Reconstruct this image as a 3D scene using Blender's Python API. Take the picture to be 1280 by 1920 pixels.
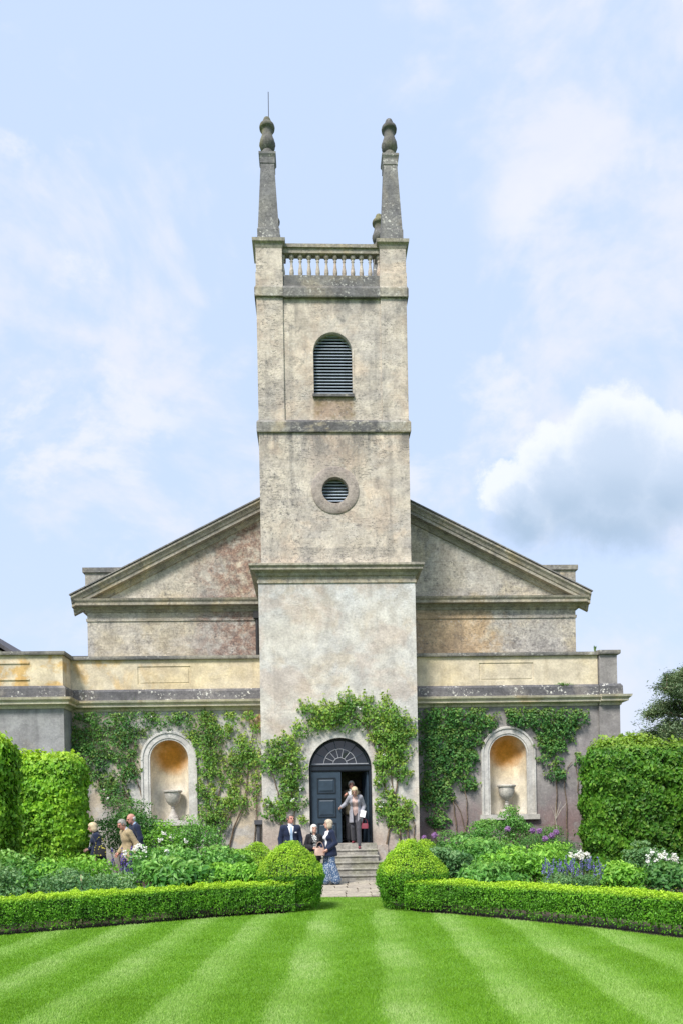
import bpy, math, random
import numpy as np
from math import sin, cos, pi, radians, sqrt, atan2
from mathutils import Vector, Matrix

S = bpy.context.scene
COL = S.collection
for o in list(bpy.data.objects):
    bpy.data.objects.remove(o)

# ------------------------------------------------------------------ camera
cam = bpy.data.cameras.new('camera')
cam.sensor_fit = 'AUTO'; cam.sensor_width = 36.0
cam.lens = 27.26; cam.shift_y = 0.302
cam.clip_start = 0.1; cam.clip_end = 3000
camo = bpy.data.objects.new('camera', cam); COL.objects.link(camo)
YAW, ROLL = radians(2.1), 0.018
camo.matrix_world = (Matrix.Translation((-0.82, -22.5, 1.6)) @ Matrix.Rotation(-YAW, 4, 'Z')
                     @ Matrix.Rotation(pi/2, 4, 'X') @ Matrix.Rotation(-ROLL, 4, 'Z'))
S.camera = camo
S.render.resolution_x, S.render.resolution_y = 682, 1024
S.view_settings.view_transform = 'Standard'
S.view_settings.look = 'None'
S.view_settings.exposure = 0.55
S.view_settings.gamma = 1.0
S.render.engine = 'CYCLES'
S.cycles.max_bounces = 6; S.cycles.diffuse_bounces = 3; S.cycles.glossy_bounces = 2; S.cycles.transmission_bounces = 3; S.cycles.transparent_max_bounces = 4

# ------------------------------------------------------------------ sun and sky
SUN = Vector((-0.45, -0.76, 1.08)).normalized()
sl = bpy.data.lights.new('sun', 'SUN'); sl.energy = 3.7; sl.angle = radians(16); sl.color = (1.0, 0.95, 0.87)
so = bpy.data.objects.new('sun', sl); COL.objects.link(so)
so.rotation_euler = SUN.to_track_quat('Z', 'Y').to_euler(); so.location = (-20, -25, 40)

class G:
    """small node-graph helper"""
    def __init__(s, nt): s.nt = nt
    def new(s, t, **kw):
        n = s.nt.nodes.new(t)
        for k, v in kw.items(): setattr(n, k, v)
        return n
    def put(s, sock, v):
        if isinstance(v, bpy.types.NodeSocket): s.nt.links.new(v, sock)
        else:
            if hasattr(sock.default_value, '__len__') and not hasattr(v, '__len__'): v = (v,)*len(sock.default_value)
            if hasattr(v, '__len__') and len(v) == 3 and len(sock.default_value) == 4: v = (*v, 1)
            sock.default_value = v
    def math(s, op, a, b=0.0, c=0.0):
        n = s.new('ShaderNodeMath', operation=op)
        s.put(n.inputs[0], a); s.put(n.inputs[1], b); s.put(n.inputs[2], c); return n.outputs[0]
    def vmul(s, v, k):
        n = s.new('ShaderNodeVectorMath', operation='MULTIPLY'); s.put(n.inputs[0], v); s.put(n.inputs[1], k); return n.outputs[0]
    def vadd(s, v, k):
        n = s.new('ShaderNodeVectorMath', operation='ADD'); s.put(n.inputs[0], v); s.put(n.inputs[1], k); return n.outputs[0]
    def noise(s, v, scale, detail=5, rough=0.55, dist=0.0, col=False):
        n = s.new('ShaderNodeTexNoise'); s.put(n.inputs['Vector'], v)
        n.inputs['Scale'].default_value = scale; n.inputs['Detail'].default_value = detail
        n.inputs['Roughness'].default_value = rough; n.inputs['Distortion'].default_value = dist
        return n.outputs['Color' if col else 'Fac']
    def voro(s, v, scale, feature='F1'):
        n = s.new('ShaderNodeTexVoronoi', feature=feature); s.put(n.inputs['Vector'], v); n.inputs['Scale'].default_value = scale
        return n.outputs['Distance']
    def rng(s, v, a, b, c=0.0, d=1.0):
        n = s.new('ShaderNodeMapRange', interpolation_type='SMOOTHSTEP'); s.put(n.inputs[0], v)
        for i, k in enumerate((a, b, c, d)): n.inputs[i+1].default_value = k
        return n.outputs[0]
    def mix(s, f, a, b, mode='MIX'):
        n = s.new('ShaderNodeMix', data_type='RGBA', blend_type=mode)
        s.put(n.inputs[0], f); s.put(n.inputs[6], a); s.put(n.inputs[7], b); return n.outputs[2]
    def sep(s, v):
        n = s.new('ShaderNodeSeparateXYZ'); s.put(n.inputs[0], v); return n.outputs
    def comb(s, x, y, z):
        n = s.new('ShaderNodeCombineXYZ'); s.put(n.inputs[0], x); s.put(n.inputs[1], y); s.put(n.inputs[2], z); return n.outputs[0]

W = bpy.data.worlds.new('World'); S.world = W; W.use_nodes = True
nt = W.node_tree; nt.nodes.clear(); g = G(nt)
sky = g.new('ShaderNodeTexSky', sky_type='NISHITA'); sky.sun_disc = False
sky.sun_elevation = math.asin(SUN.z); sky.sun_rotation = atan2(SUN.x, SUN.y)
sky.air_density = 1.0; sky.dust_density = 2.5; sky.ozone_density = 1.2
d = g.new('ShaderNodeTexCoord').outputs['Generated']
dx, dy, dz = g.sep(d)
zz = g.math('MAXIMUM', dz, 0.02)
n1 = g.noise(g.vmul(d, (1.0, 1.0, 1.5)), 3.3, 7, 0.60, 0.35)
n2 = g.noise(g.vadd(g.vmul(d, (1.0, 1.0, 1.3)), (3.1, 1.7, 0.4)), 6.5, 5, 0.58, 0.5)
puff = g.math('MULTIPLY', g.rng(g.noise(g.vadd(g.vmul(d, (1.0, 1.0, 1.6)), (1.3, 0.2, 2.2)), 5.2, 7, 0.62, 0.25), 0.53, 0.66), g.rng(g.noise(g.vadd(d, (0.4, 5.0, 1.0)), 2.2, 3, 0.5), 0.42, 0.58))
thin = g.rng(g.math('ADD', g.math('MULTIPLY', n1, 0.72), g.math('MULTIPLY', n2, 0.28)), 0.46, 0.60)
hz = g.rng(dz, 0.0, 0.45, 1.0, 0.0)
base = g.mix(0.86, sky.outputs[0], (4.25, 5.2, 6.95))
base = g.mix(g.math('MULTIPLY', thin, 0.9), base, (5.2, 5.42, 6.25))
base = g.mix(g.math('MULTIPLY', hz, 0.4), base, (4.6, 5.2, 6.2))
base = g.mix(g.math('MULTIPLY', puff, 0.75), base, (5.55, 5.7, 6.35))
# a cumulus to the right of the tower: bright cauliflower rim, grey-blue body and flat soft base
inv = g.math('DIVIDE', 1.0, g.math('MAXIMUM', dy, 0.15))
u = g.math('MULTIPLY', dx, inv); v = g.math('MULTIPLY', dz, inv)
wob = g.sep(g.noise(g.comb(u, v, 0.0), 10.0, 7, 0.66, 0.15, col=True))
uw = g.math('ADD', u, g.math('MULTIPLY', g.math('SUBTRACT', wob[0], 0.5), 0.10))
vw = g.math('ADD', v, g.math('MULTIPLY', g.math('SUBTRACT', wob[1], 0.5), 0.10))
def mx(*a):
    r = a[0]
    for k in a[1:]: r = g.math('MAXIMUM', r, k)
    return r
def heap(shift, e0, e1):
    """union of cloud lobes, the whole heap lowered by shift"""
    out = []
    for cu, cv, ru, rv in ((0.405, 0.480, 0.085, 0.096), (0.345, 0.450, 0.080, 0.070), (0.275, 0.432, 0.062, 0.042), (0.475, 0.458, 0.075, 0.072), (0.390, 0.420, 0.145, 0.052)):
        a = g.math('DIVIDE', g.math('SUBTRACT', uw, cu), ru); b = g.math('DIVIDE', g.math('SUBTRACT', vw, cv-shift), rv)
        r = g.math('SQRT', g.math('ADD', g.math('MULTIPLY', a, a), g.math('MULTIPLY', b, b))); out.append(g.rng(r, e0, e1, 1.0, 0.0))
    return mx(*out)
white = heap(0.0, 0.78, 1.0); grey = heap(0.026, 0.35, 1.04)
dark = g.math('MULTIPLY', heap(0.045, 0.0, 1.0), g.rng(v, 0.50, 0.39))
base = g.mix(g.math('MULTIPLY', white, 0.85), base, (5.9, 6.15, 6.6))
base = g.mix(g.math('MULTIPLY', grey, 0.85), base, (3.75, 4.55, 5.75))
base = g.mix(g.math('MULTIPLY', dark, 0.75), base, (2.55, 3.45, 4.6))
bg = g.new('ShaderNodeBackground'); nt.links.new(base, bg.inputs[0]); bg.inputs[1].default_value = 0.112
nt.links.new(bg.outputs[0], g.new('ShaderNodeOutputWorld').inputs[0])

# ------------------------------------------------------------------ object helpers
def tag(o, label=None, cat=None, group=None, kind=None):
    if label: o['label'] = label
    if cat: o['category'] = cat
    if group: o['group'] = group
    if kind: o['kind'] = kind
    return o
def empty(name, loc=(0, 0, 0), label=None, cat=None, group=None, rz=0.0):
    o = bpy.data.objects.new(name, None); COL.objects.link(o); o.location = loc; o.rotation_euler.z = rz
    o.empty_display_size = 0.2
    return tag(o, label, cat, group)
def link(name, me, parent=None, loc=(0, 0, 0)):
    o = bpy.data.objects.new(name, me); COL.objects.link(o); o.location = loc
    if parent: o.parent = parent
    return o
class MB:
    def __init__(s): s.v = []; s.f = []
    def add(s, vs, fs):
        b = len(s.v); s.v += [tuple(map(float, p)) for p in vs]; s.f += [tuple(i+b for i in q) for q in fs]; return s
    def box(s, x0, x1, y0, y1, z0, z1):
        return s.add([(x0,y0,z0),(x1,y0,z0),(x1,y1,z0),(x0,y1,z0),(x0,y0,z1),(x1,y0,z1),(x1,y1,z1),(x0,y1,z1)],
                     [(0,3,2,1),(4,5,6,7),(0,1,5,4),(1,2,6,5),(2,3,7,6),(3,0,4,7)])
    def sweep(s, prof, path, closed=False):
        """prof: (out, z) points; path: plan (x, y) points walked with the outside on the right-hand side"""
        n = len(path); P = [Vector(p) for p in path]; offs = []
        for i in range(n):
            a = P[i-1] if (i > 0 or closed) else None; b = P[(i+1) % n] if (i < n-1 or closed) else None
            ns = []
            for p, q in ((a, P[i]), (P[i], b)):
                if p is None or q is None: continue
                t = (q-p).normalized(); ns.append(Vector((t.y, -t.x)))
            m = sum(ns, Vector((0, 0))).normalized(); m = m / max(0.2, m.dot(ns[0])); offs.append(m)
        k = len(prof); vs = []
        for i in range(n):
            for (o, z) in prof: vs.append((P[i].x+offs[i].x*o, P[i].y+offs[i].y*o, z))
        fs = []
        for i in range(n if closed else n-1):
            j = (i+1) % n
            for a in range(k-1): fs.append((i*k+a, j*k+a, j*k+a+1, i*k+a+1))
        if not closed:
            fs += [tuple(range(k)), tuple(reversed([(n-1)*k+a for a in range(k)]))]
        return s.add(vs, fs)
    def lathe(s, prof, c=(0, 0, 0), n=20, flute=None):
        vs = []; k = len(prof)
        for i in range(n):
            a = 2*pi*i/n
            for j, (r, z) in enumerate(prof):
                rr = r*(flute(a, j) if flute else 1)
                vs.append((c[0]+rr*cos(a), c[1]+rr*sin(a), c[2]+z))
        fs = [(i*k+j, ((i+1) % n)*k+j, ((i+1) % n)*k+j+1, i*k+j+1) for i in range(n) for j in range(k-1)]
        fs += [tuple(i*k for i in range(n))[::-1], tuple(i*k+k-1 for i in range(n))]
        return s.add(vs, fs)
    def tube(s, pts, rad, n=6):
        P = [Vector(p) for p in pts]; vs = []
        if not hasattr(rad, '__len__'): rad = [rad]*len(P)
        for i, p in enumerate(P):
            t = (P[min(i+1, len(P)-1)]-P[max(i-1, 0)]).normalized()
            a = t.cross(Vector((0.31, 0.17, 0.93)) if abs(t.z) < 0.9 else Vector((1, 0, 0))).normalized(); b = t.cross(a)
            for j in range(n):
                q = p+(a*cos(2*pi*j/n)+b*sin(2*pi*j/n))*rad[i]; vs.append(q)
        fs = [(i*n+j, i*n+(j+1) % n, (i+1)*n+(j+1) % n, (i+1)*n+j) for i in range(len(P)-1) for j in range(n)]
        fs += [tuple(range(n))[::-1], tuple((len(P)-1)*n+j for j in range(n))]
        return s.add(vs, fs)
    def arch_wall(s, x0, x1, z0, z1, y0, y1, cx, hw, zb, zs, n=24):
        A = [(cx-hw*cos(pi*i/n), zs+hw*sin(pi*i/n)) for i in range(n+1)]
        for y in (y0, y1):
            q = lambda a, b, c, d: s.add([(a, y, c), (b, y, c), (b, y, d), (a, y, d)], [(0, 1, 2, 3)])
            q(x0, cx-hw, z0, z1); q(cx+hw, x1, z0, z1)
            if zb > z0: q(cx-hw, cx+hw, z0, zb)
            for (a, b) in zip(A, A[1:]):
                s.add([(a[0], y, a[1]), (b[0], y, b[1]), (b[0], y, z1), (a[0], y, z1)], [(0, 1, 2, 3)])
        o = [(cx-hw, zb)]+A+[(cx+hw, zb)]
        for a, b in zip(o, o[1:]+o[:1]):
            s.add([(a[0], y0, a[1]), (b[0], y0, b[1]), (b[0], y1, b[1]), (a[0], y1, a[1])], [(0, 1, 2, 3)])
        for (a, b) in (((x0, z0), (x0, z1)), ((x1, z0), (x1, z1)), ((x0, z1), (x1, z1))):
            s.add([(a[0], y0, a[1]), (b[0], y0, b[1]), (b[0], y1, b[1]), (a[0], y1, a[1])], [(0, 1, 2, 3)])
        return s
    def circle_wall(s, x0, x1, z0, z1, y0, y1, cx, cz, R, n=48):
        h = R*1.25
        for y in (y0, y1):
            q = lambda a, b, c, d: s.add([(a, y, c), (b, y, c), (b, y, d), (a, y, d)], [(0, 1, 2, 3)])
            q(x0, cx-h, z0, z1); q(cx+h, x1, z0, z1); q(cx-h, cx+h, z0, cz-h); q(cx-h, cx+h, cz+h, z1)
            for i in range(n):
                r = []
                for a in (2*pi*i/n, 2*pi*(i+1)/n):
                    m = h/max(abs(cos(a)), abs(sin(a)))
                    r.append(((cx+R*cos(a), y, cz+R*sin(a)), (cx+m*cos(a), y, cz+m*sin(a))))
                s.add([r[0][0], r[0][1], r[1][1], r[1][0]], [(0, 1, 2, 3)])
        for i in range(n):
            a, b = 2*pi*i/n, 2*pi*(i+1)/n
            s.add([(cx+R*cos(a), y0, cz+R*sin(a)), (cx+R*cos(b), y0, cz+R*sin(b)), (cx+R*cos(b), y1, cz+R*sin(b)), (cx+R*cos(a), y1, cz+R*sin(a))], [(0, 1, 2, 3)])
        return s
    def arch_sweep(s, prof, cx, hw, zb, zs, n=24, y=0.0):
        """prof: (radial offset outside the opening, forward) pairs swept up one jamb, over the arch and down the other"""
        P = [((-1, 0), (cx-hw, zb))]+[((-cos(pi*i/n), sin(pi*i/n)), (cx-hw*cos(pi*i/n), zs+hw*sin(pi*i/n))) for i in range(n+1)]+[((1, 0), (cx+hw, zb))]
        k = len(prof); vs = [(p[0]+d[0]*r, y-f, p[1]+d[1]*r) for d, p in P for (r, f) in prof]
        m = len(P)
        return s.add(vs, [(i*k+a, i*k+a+1, (i+1)*k+a+1, (i+1)*k+a) for i in range(m-1) for a in range(k-1)]
                     + [tuple(range(k)), tuple(reversed([(m-1)*k+a for a in range(k)]))])
    def disc_ring(s, cx, cz, y, prof, n=48):
        k = len(prof); vs = [(cx+r*cos(2*pi*i/n), y-f, cz+r*sin(2*pi*i/n)) for i in range(n) for (r, f) in prof]
        return s.add(vs, [(i*k+a, ((i+1) % n)*k+a, ((i+1) % n)*k+a+1, i*k+a+1) for i in range(n) for a in range(k-1)])
    def mesh(s, name, m, smooth=False):
        me = bpy.data.meshes.new(name); me.from_pydata(s.v, [], s.f); me.materials.append(m)
        if smooth: me.polygons.foreach_set('use_smooth', [True]*len(me.polygons))
        me.update(); return me
    def build(s, name, m, parent=None, loc=(0, 0, 0), smooth=False):
        return link(name, s.mesh(name, m, smooth), parent, loc)
def auto_smooth(o, ang=40):
    me = o.data; me.polygons.foreach_set('use_smooth', [True]*len(me.polygons))
    try: me.set_sharp_from_angle(angle=radians(ang))
    except Exception: pass
    return o

# ------------------------------------------------------------------ materials
MATS = {}
def material(name, fn):
    m = bpy.data.materials.new(name); m.use_nodes = True; nt = m.node_tree; nt.nodes.clear(); g = G(nt)
    out = g.new('ShaderNodeOutputMaterial'); b = g.new('ShaderNodeBsdfPrincipled')
    r = fn(g, b)
    nt.links.new((r if r is not None else b.outputs[0]), out.inputs[0]); MATS[name] = m; return m
def pos(g): return g.new('ShaderNodeNewGeometry').outputs['Position']
def set_bump(g, b, h, strength=0.4, dist=0.02):
    n = g.new('ShaderNodeBump'); n.inputs['Strength'].default_value = strength; n.inputs['Distance'].default_value = dist
    g.put(n.inputs['Height'], h); g.nt.links.new(n.outputs[0], b.inputs['Normal'])

def stone(name, c1, c2, c3=None, dark=(0.10, 0.10, 0.105), stain=0.5, streak=0.35, speck=0.3, white=0.15, ledges=(), extra=None, scratch=0.25, bump=0.5, blocks=0.25, mott=0.40):
    """weathered limestone / lime render: broad patches, mottling, run-off streaks, lichen specks, pits"""
    def fn(g, b):
        p = pos(g)
        big = g.noise(p, 0.55, 4, 0.6, 0.3); mid = g.noise(g.vadd(p, (7, 3, 1)), 2.3, 7, 0.62, 0.2); fine = g.noise(p, 17, 5, 0.65)
        col = g.mix(g.rng(big, 0.36, 0.64), c1, c2)
        if c3: col = g.mix(g.math('MULTIPLY', g.rng(g.noise(g.vadd(p, (2, 9, 5)), 0.8, 6, 0.6, 0.4), 0.5, 0.66), 0.75), col, c3)
        if extra: col = extra(g, p, col, big, mid, fine)
        col = g.mix(g.math('MULTIPLY', g.rng(mid, 0.34, 0.66, 1.0, 0.0), 0.55), col, g.mix(1.0, col, (0.52, 0.51, 0.52), 'MULTIPLY'))
        col = g.mix(g.math('MULTIPLY', g.rng(fine, 0.34, 0.66), 0.35+mott), col, g.mix(1.0, col, (1.45, 1.44, 1.42), 'MULTIPLY'))
        br = g.new('ShaderNodeTexBrick'); g.put(br.inputs['Vector'], g.comb(g.math('ADD', g.sep(p)[0], g.sep(p)[1]), g.sep(p)[2], 0.0))
        for k_, v_ in (('Scale', 1.0), ('Mortar Size', 0.0), ('Bias', 0.0), ('Brick Width', 0.62), ('Row Height', 0.29)): br.inputs[k_].default_value = v_
        br.inputs['Color1'].default_value = (0.80, 0.79, 0.80, 1); br.inputs['Color2'].default_value = (1.12, 1.10, 1.05, 1)
        col = g.mix(blocks, col, g.mix(1.0, col, br.outputs[0], 'MULTIPLY'))
        col = g.mix(mott, col, g.mix(1.0, col, g.mix(g.rng(g.noise(g.vadd(p, (6, 2, 9)), 8.0, 6, 0.75), 0.36, 0.62), (0.50, 0.49, 0.50), (1.15, 1.15, 1.13)), 'MULTIPLY'))
        # faint horizontal tooling / bedding
        sc = g.noise(g.vmul(p, (2.2, 2.2, 24.0)), 1.0, 5, 0.7)
        col = g.mix(g.math('MULTIPLY', g.rng(sc, 0.54, 0.66), scratch), col, g.mix(1.0, col, (0.6, 0.57, 0.53), 'MULTIPLY'))
        # run-off streaks
        st = g.noise(g.vmul(p, (3.0, 3.0, 0.22)), 1.0, 6, 0.62, 0.3)
        stm = g.math('MULTIPLY', g.rng(st, 0.52, 0.72), streak)
        col = g.mix(stm, col, g.mix(0.6, col, dark))
        z = g.sep(p)[2]
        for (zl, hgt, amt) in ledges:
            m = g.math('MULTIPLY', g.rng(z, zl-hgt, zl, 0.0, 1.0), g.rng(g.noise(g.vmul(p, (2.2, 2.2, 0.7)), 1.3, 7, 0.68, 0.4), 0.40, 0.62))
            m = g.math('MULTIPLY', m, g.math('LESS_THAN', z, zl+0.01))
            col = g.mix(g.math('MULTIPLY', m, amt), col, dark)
        # dark lichen patches and pits
        dk = g.math('MULTIPLY', g.rng(g.noise(g.vadd(p, (1, 4, 2)), 4.2, 7, 0.78, 0.3), 0.53, 0.66), stain)
        col = g.mix(dk, col, dark)
        pit = g.math('MULTIPLY', g.math('MULTIPLY', g.rng(g.noise(g.vmul(g.vadd(p, (5, 1, 8)), (0.7, 0.7, 1.9)), 15, 4, 0.75), 0.55, 0.64), g.rng(g.noise(g.vadd(p, (3, 7, 2)), 1.1, 5, 0.65, 0.3), 0.44, 0.60)), speck)
        col = g.mix(pit, col, dark)
        wl = g.math('MULTIPLY', g.math('MULTIPLY', g.rng(g.noise(g.vadd(p, (9, 9, 3)), 12, 4, 0.7), 0.56, 0.64), g.rng(g.noise(p, 1.7, 4), 0.44, 0.6)), white)
        col = g.mix(wl, col, (0.66, 0.65, 0.60))
        g.put(b.inputs['Base Color'], col); b.inputs['Roughness'].default_value = 0.92
        b.inputs['Specular IOR Level'].default_value = 0.2
        h = g.math('ADD', g.math('MULTIPLY', fine, 0.5), g.math('ADD', mid, g.math('MULTIPLY', pit, -1.2)))
        set_bump(g, b, h, bump*1.1, 0.03)
    return material(name, fn)

def tower_low_extra(g, p, col, big, mid, fine):
    x, y, z = g.sep(p)
    pale = g.math('MULTIPLY', g.rng(z, 7.2, 8.6), g.rng(mid, 0.35, 0.6))
    col = g.mix(g.math('MULTIPLY', pale, 0.6), col, (0.55, 0.57, 0.60))
    pk = g.math('MULTIPLY', g.rng(g.noise(g.vadd(p, (4, 2, 6)), 0.9, 5, 0.6, 0.5), 0.48, 0.62), 0.45)
    col = g.mix(pk, col, (0.50, 0.40, 0.34))
    lowp = g.math('MULTIPLY', g.rng(z, 1.0, 1.9, 1.0, 0.0), g.rng(mid, 0.3, 0.55))
    return g.mix(g.math('MULTIPLY', lowp, 0.7), col, (0.33, 0.26, 0.22))
def nave_extra(g, p, col, big, mid, fine):
    x, y, z = g.sep(p)
    w = g.math('ADD', x, g.math('MULTIPLY', g.math('SUBTRACT', mid, 0.5), 4.0))
    red = g.math('MULTIPLY', g.rng(w, -5.4, -3.2), g.rng(w, -1.0, 0.5, 1.0, 0.0))
    red = g.math('MULTIPLY', red, g.rng(g.noise(p, 2.6, 8, 0.7), 0.36, 0.58))
    col = g.mix(g.math('MULTIPLY', red, 0.85), col, g.mix(g.rng(fine, 0.35, 0.65), (0.17, 0.10, 0.085), (0.30, 0.19, 0.15)))
    tan = g.math('MULTIPLY', g.math('MULTIPLY', g.rng(w, 1.5, 2.6), g.rng(w, 4.6, 5.8, 1.0, 0.0)), g.rng(z, 8.4, 8.7, 1.0, 0.0))
    col = g.mix(g.math('MULTIPLY', tan, 0.8), col, (0.52, 0.37, 0.22))
    lich = g.math('MULTIPLY', g.math('MULTIPLY', g.rng(w, 4.6, 6.0), g.rng(g.noise(p, 9, 6, 0.75), 0.45, 0.6)), 0.6)
    return g.mix(lich, col, (0.26, 0.24, 0.24))
def tower_up_extra(g, p, col, big, mid, fine):
    x, y, z = g.sep(p)
    # brown wash below the louvre sill and the pinkish patch above the oculus
    a = g.math('MULTIPLY', g.math('MULTIPLY', g.rng(z, 13.2, 13.5), g.rng(z, 13.95, 14.1, 1.0, 0.0)),
               g.rng(g.math('ABSOLUTE', g.math('ADD', x, g.math('MULTIPLY', g.math('SUBTRACT', mid, 0.5), 0.4))), 0.5, 0.66, 1.0, 0.0))
    col = g.mix(g.math('MULTIPLY', a, 0.75), col, g.mix(g.rng(mid, 0.4, 0.6), (0.20, 0.14, 0.05), (0.30, 0.21, 0.16)))
    c = g.math('MULTIPLY', g.math('MULTIPLY', g.rng(z, 11.2, 12.3), g.math('LESS_THAN', z, 12.95)), g.rng(g.math('ABSOLUTE', x), 0.5, 1.1, 1.0, 0.0))
    col = g.mix(g.math('MULTIPLY', c, g.rng(mid, 0.3, 0.7, 0.2, 0.7)), col, (0.40, 0.31, 0.26))
    # pitted grey lichen on the lower left of the second stage
    l = g.math('MULTIPLY', g.math('MULTIPLY', g.rng(x, -0.2, -1.2), g.rng(z, 12.6, 11.4)), g.rng(g.noise(p, 13, 6, 0.75), 0.52, 0.64))
    return g.mix(g.math('MULTIPLY', l, 0.7), col, (0.14, 0.135, 0.14))
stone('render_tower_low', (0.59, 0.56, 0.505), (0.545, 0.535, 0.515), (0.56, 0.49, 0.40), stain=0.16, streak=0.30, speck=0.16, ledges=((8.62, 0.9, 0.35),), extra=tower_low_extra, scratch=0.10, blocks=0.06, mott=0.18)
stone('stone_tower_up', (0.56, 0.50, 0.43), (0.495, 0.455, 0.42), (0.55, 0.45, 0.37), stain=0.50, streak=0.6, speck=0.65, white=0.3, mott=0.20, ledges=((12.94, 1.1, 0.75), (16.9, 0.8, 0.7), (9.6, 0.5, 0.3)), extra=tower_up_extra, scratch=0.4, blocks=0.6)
stone('stone_nave', (0.50, 0.46, 0.40), (0.44, 0.42, 0.395), (0.50, 0.44, 0.33), stain=0.6, streak=0.4, speck=0.65, white=0.35, extra=nave_extra, scratch=0.6, blocks=0.6)
stone('stone_cornice', (0.38, 0.345, 0.28), (0.30, 0.285, 0.25), (0.41, 0.345, 0.235), stain=0.6, streak=0.35, speck=0.3, white=0.35)
stone('stone_rake', (0.38, 0.345, 0.29), (0.30, 0.285, 0.26), (0.44, 0.36, 0.23), stain=0.65, streak=0.3, speck=0.35, white=0.4)
stone('stone_rake_top', (0.22, 0.21, 0.20), (0.16, 0.16, 0.165), (0.28, 0.26, 0.23), stain=0.6, streak=0.2, speck=0.3, white=0.6)
def band_extra(g, p, col, big, mid, fine):
    x, y, z = g.sep(p)
    ax = g.math('ADD', g.math('ABSOLUTE', x), g.math('MULTIPLY', g.math('SUBTRACT', mid, 0.5), 1.8))
    m = g.math('MULTIPLY', g.rng(ax, 1.2, 1.6, 1.0, 0.0), g.rng(g.noise(g.vmul(p, (2.0, 2.0, 4.0)), 1.0, 6, 0.7), 0.36, 0.52))
    return g.mix(g.math('MULTIPLY', m, 0.9), col, (0.10, 0.10, 0.11))
stone('stone_band', (0.40, 0.37, 0.31), (0.28, 0.27, 0.255), (0.33, 0.28, 0.20), stain=0.8, streak=0.6, speck=0.5, white=0.5, extra=band_extra)
stone('stone_band_dark', (0.20, 0.195, 0.19), (0.13, 0.13, 0.14), (0.28, 0.25, 0.20), stain=0.8, streak=0.6, speck=0.5, white=0.7)
stone('oculus_stone', (0.36, 0.31, 0.28), (0.30, 0.265, 0.25), (0.33, 0.26, 0.22), stain=0.4, streak=0.2, speck=0.4, blocks=0.06)
stone('stone_obelisk', (0.24, 0.235, 0.225), (0.165, 0.165, 0.175), (0.27, 0.24, 0.20), stain=0.6, streak=0.5, speck=0.4, white=0.7)
stone('stone_urn_dark', (0.17, 0.165, 0.155), (0.115, 0.115, 0.12), (0.20, 0.19, 0.09), stain=0.6, streak=0.4, speck=0.3, white=0.2, blocks=0.06)
stone('stone_baluster', (0.50, 0.44, 0.37), (0.44, 0.40, 0.37), (0.45, 0.34, 0.28), stain=0.25, streak=0.2, speck=0.2, blocks=0.06)
stone('lichen_band', (0.17, 0.165, 0.175), (0.11, 0.11, 0.12), (0.27, 0.25, 0.23), stain=0.7, streak=0.5, speck=0.4, white=1.3)
stone('coping', (0.30, 0.28, 0.24), (0.15, 0.15, 0.155), (0.33, 0.31, 0.27), stain=0.7, streak=0.2, speck=0.3, white=0.55)
def yel_extra(g, p, col, big, mid, fine):
    x = g.sep(p)[0]
    k = g.math('MULTIPLY', g.rng(x, -8.6, -4.0, 1.0, 0.0), g.rng(g.noise(g.vadd(p, (3, 3, 3)), 1.1, 7, 0.6, 0.6), 0.46, 0.58))
    return g.mix(g.math('MULTIPLY', k, 0.8), col, (0.58, 0.36, 0.11))
stone('render_yellow', (0.66, 0.56, 0.38), (0.60, 0.53, 0.41), (0.66, 0.58, 0.45), dark=(0.24, 0.17, 0.08), stain=0.14, streak=0.25, speck=0.1, white=0.0, extra=yel_extra, scratch=0.05, blocks=0.06, mott=0.10)
stone('trim_cream', (0.64, 0.58, 0.43), (0.56, 0.53, 0.42), (0.60, 0.46, 0.27), stain=0.2, streak=0.35, speck=0.2, blocks=0.06, mott=0.10)
def wl_extra(g, p, col, big, mid, fine):
    x, y, z = g.sep(p)
    k = g.math('MULTIPLY', g.rng(g.noise(g.vadd(p, (8, 1, 3)), 0.7, 6, 0.6, 0.4), 0.48, 0.6), 0.6)
    col = g.mix(k, col, (0.52, 0.42, 0.28))
    o = g.math('MULTIPLY', g.rng(x, -3.2, -2.5), g.rng(z, 4.0, 4.7)); o = g.math('MULTIPLY', o, g.rng(mid, 0.35, 0.55))
    return g.mix(g.math('MULTIPLY', o, 0.8), col, (0.52, 0.30, 0.13))
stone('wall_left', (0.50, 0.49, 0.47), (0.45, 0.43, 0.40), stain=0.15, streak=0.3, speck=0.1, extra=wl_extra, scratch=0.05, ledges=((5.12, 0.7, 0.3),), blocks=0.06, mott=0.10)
def wr_extra(g, p, col, big, mid, fine):
    z = g.sep(p)[2]
    k = g.math('MULTIPLY', g.rng(z, 1.4, 2.6, 1.0, 0.0), g.rng(mid, 0.32, 0.55))
    return g.mix(g.math('MULTIPLY', k, 0.8), col, (0.20, 0.135, 0.13))
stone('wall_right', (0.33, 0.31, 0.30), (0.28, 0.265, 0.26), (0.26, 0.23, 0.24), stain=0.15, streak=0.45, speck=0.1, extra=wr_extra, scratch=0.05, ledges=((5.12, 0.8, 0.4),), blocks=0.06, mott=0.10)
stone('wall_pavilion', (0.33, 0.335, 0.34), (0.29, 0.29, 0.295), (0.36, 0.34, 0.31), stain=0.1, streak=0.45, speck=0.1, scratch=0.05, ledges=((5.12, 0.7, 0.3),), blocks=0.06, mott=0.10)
stone('niche_stone', (0.56, 0.55, 0.53), (0.52, 0.50, 0.46), stain=0.15, streak=0.3, speck=0.15, scratch=0.05, blocks=0.06, mott=0.10)
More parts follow.
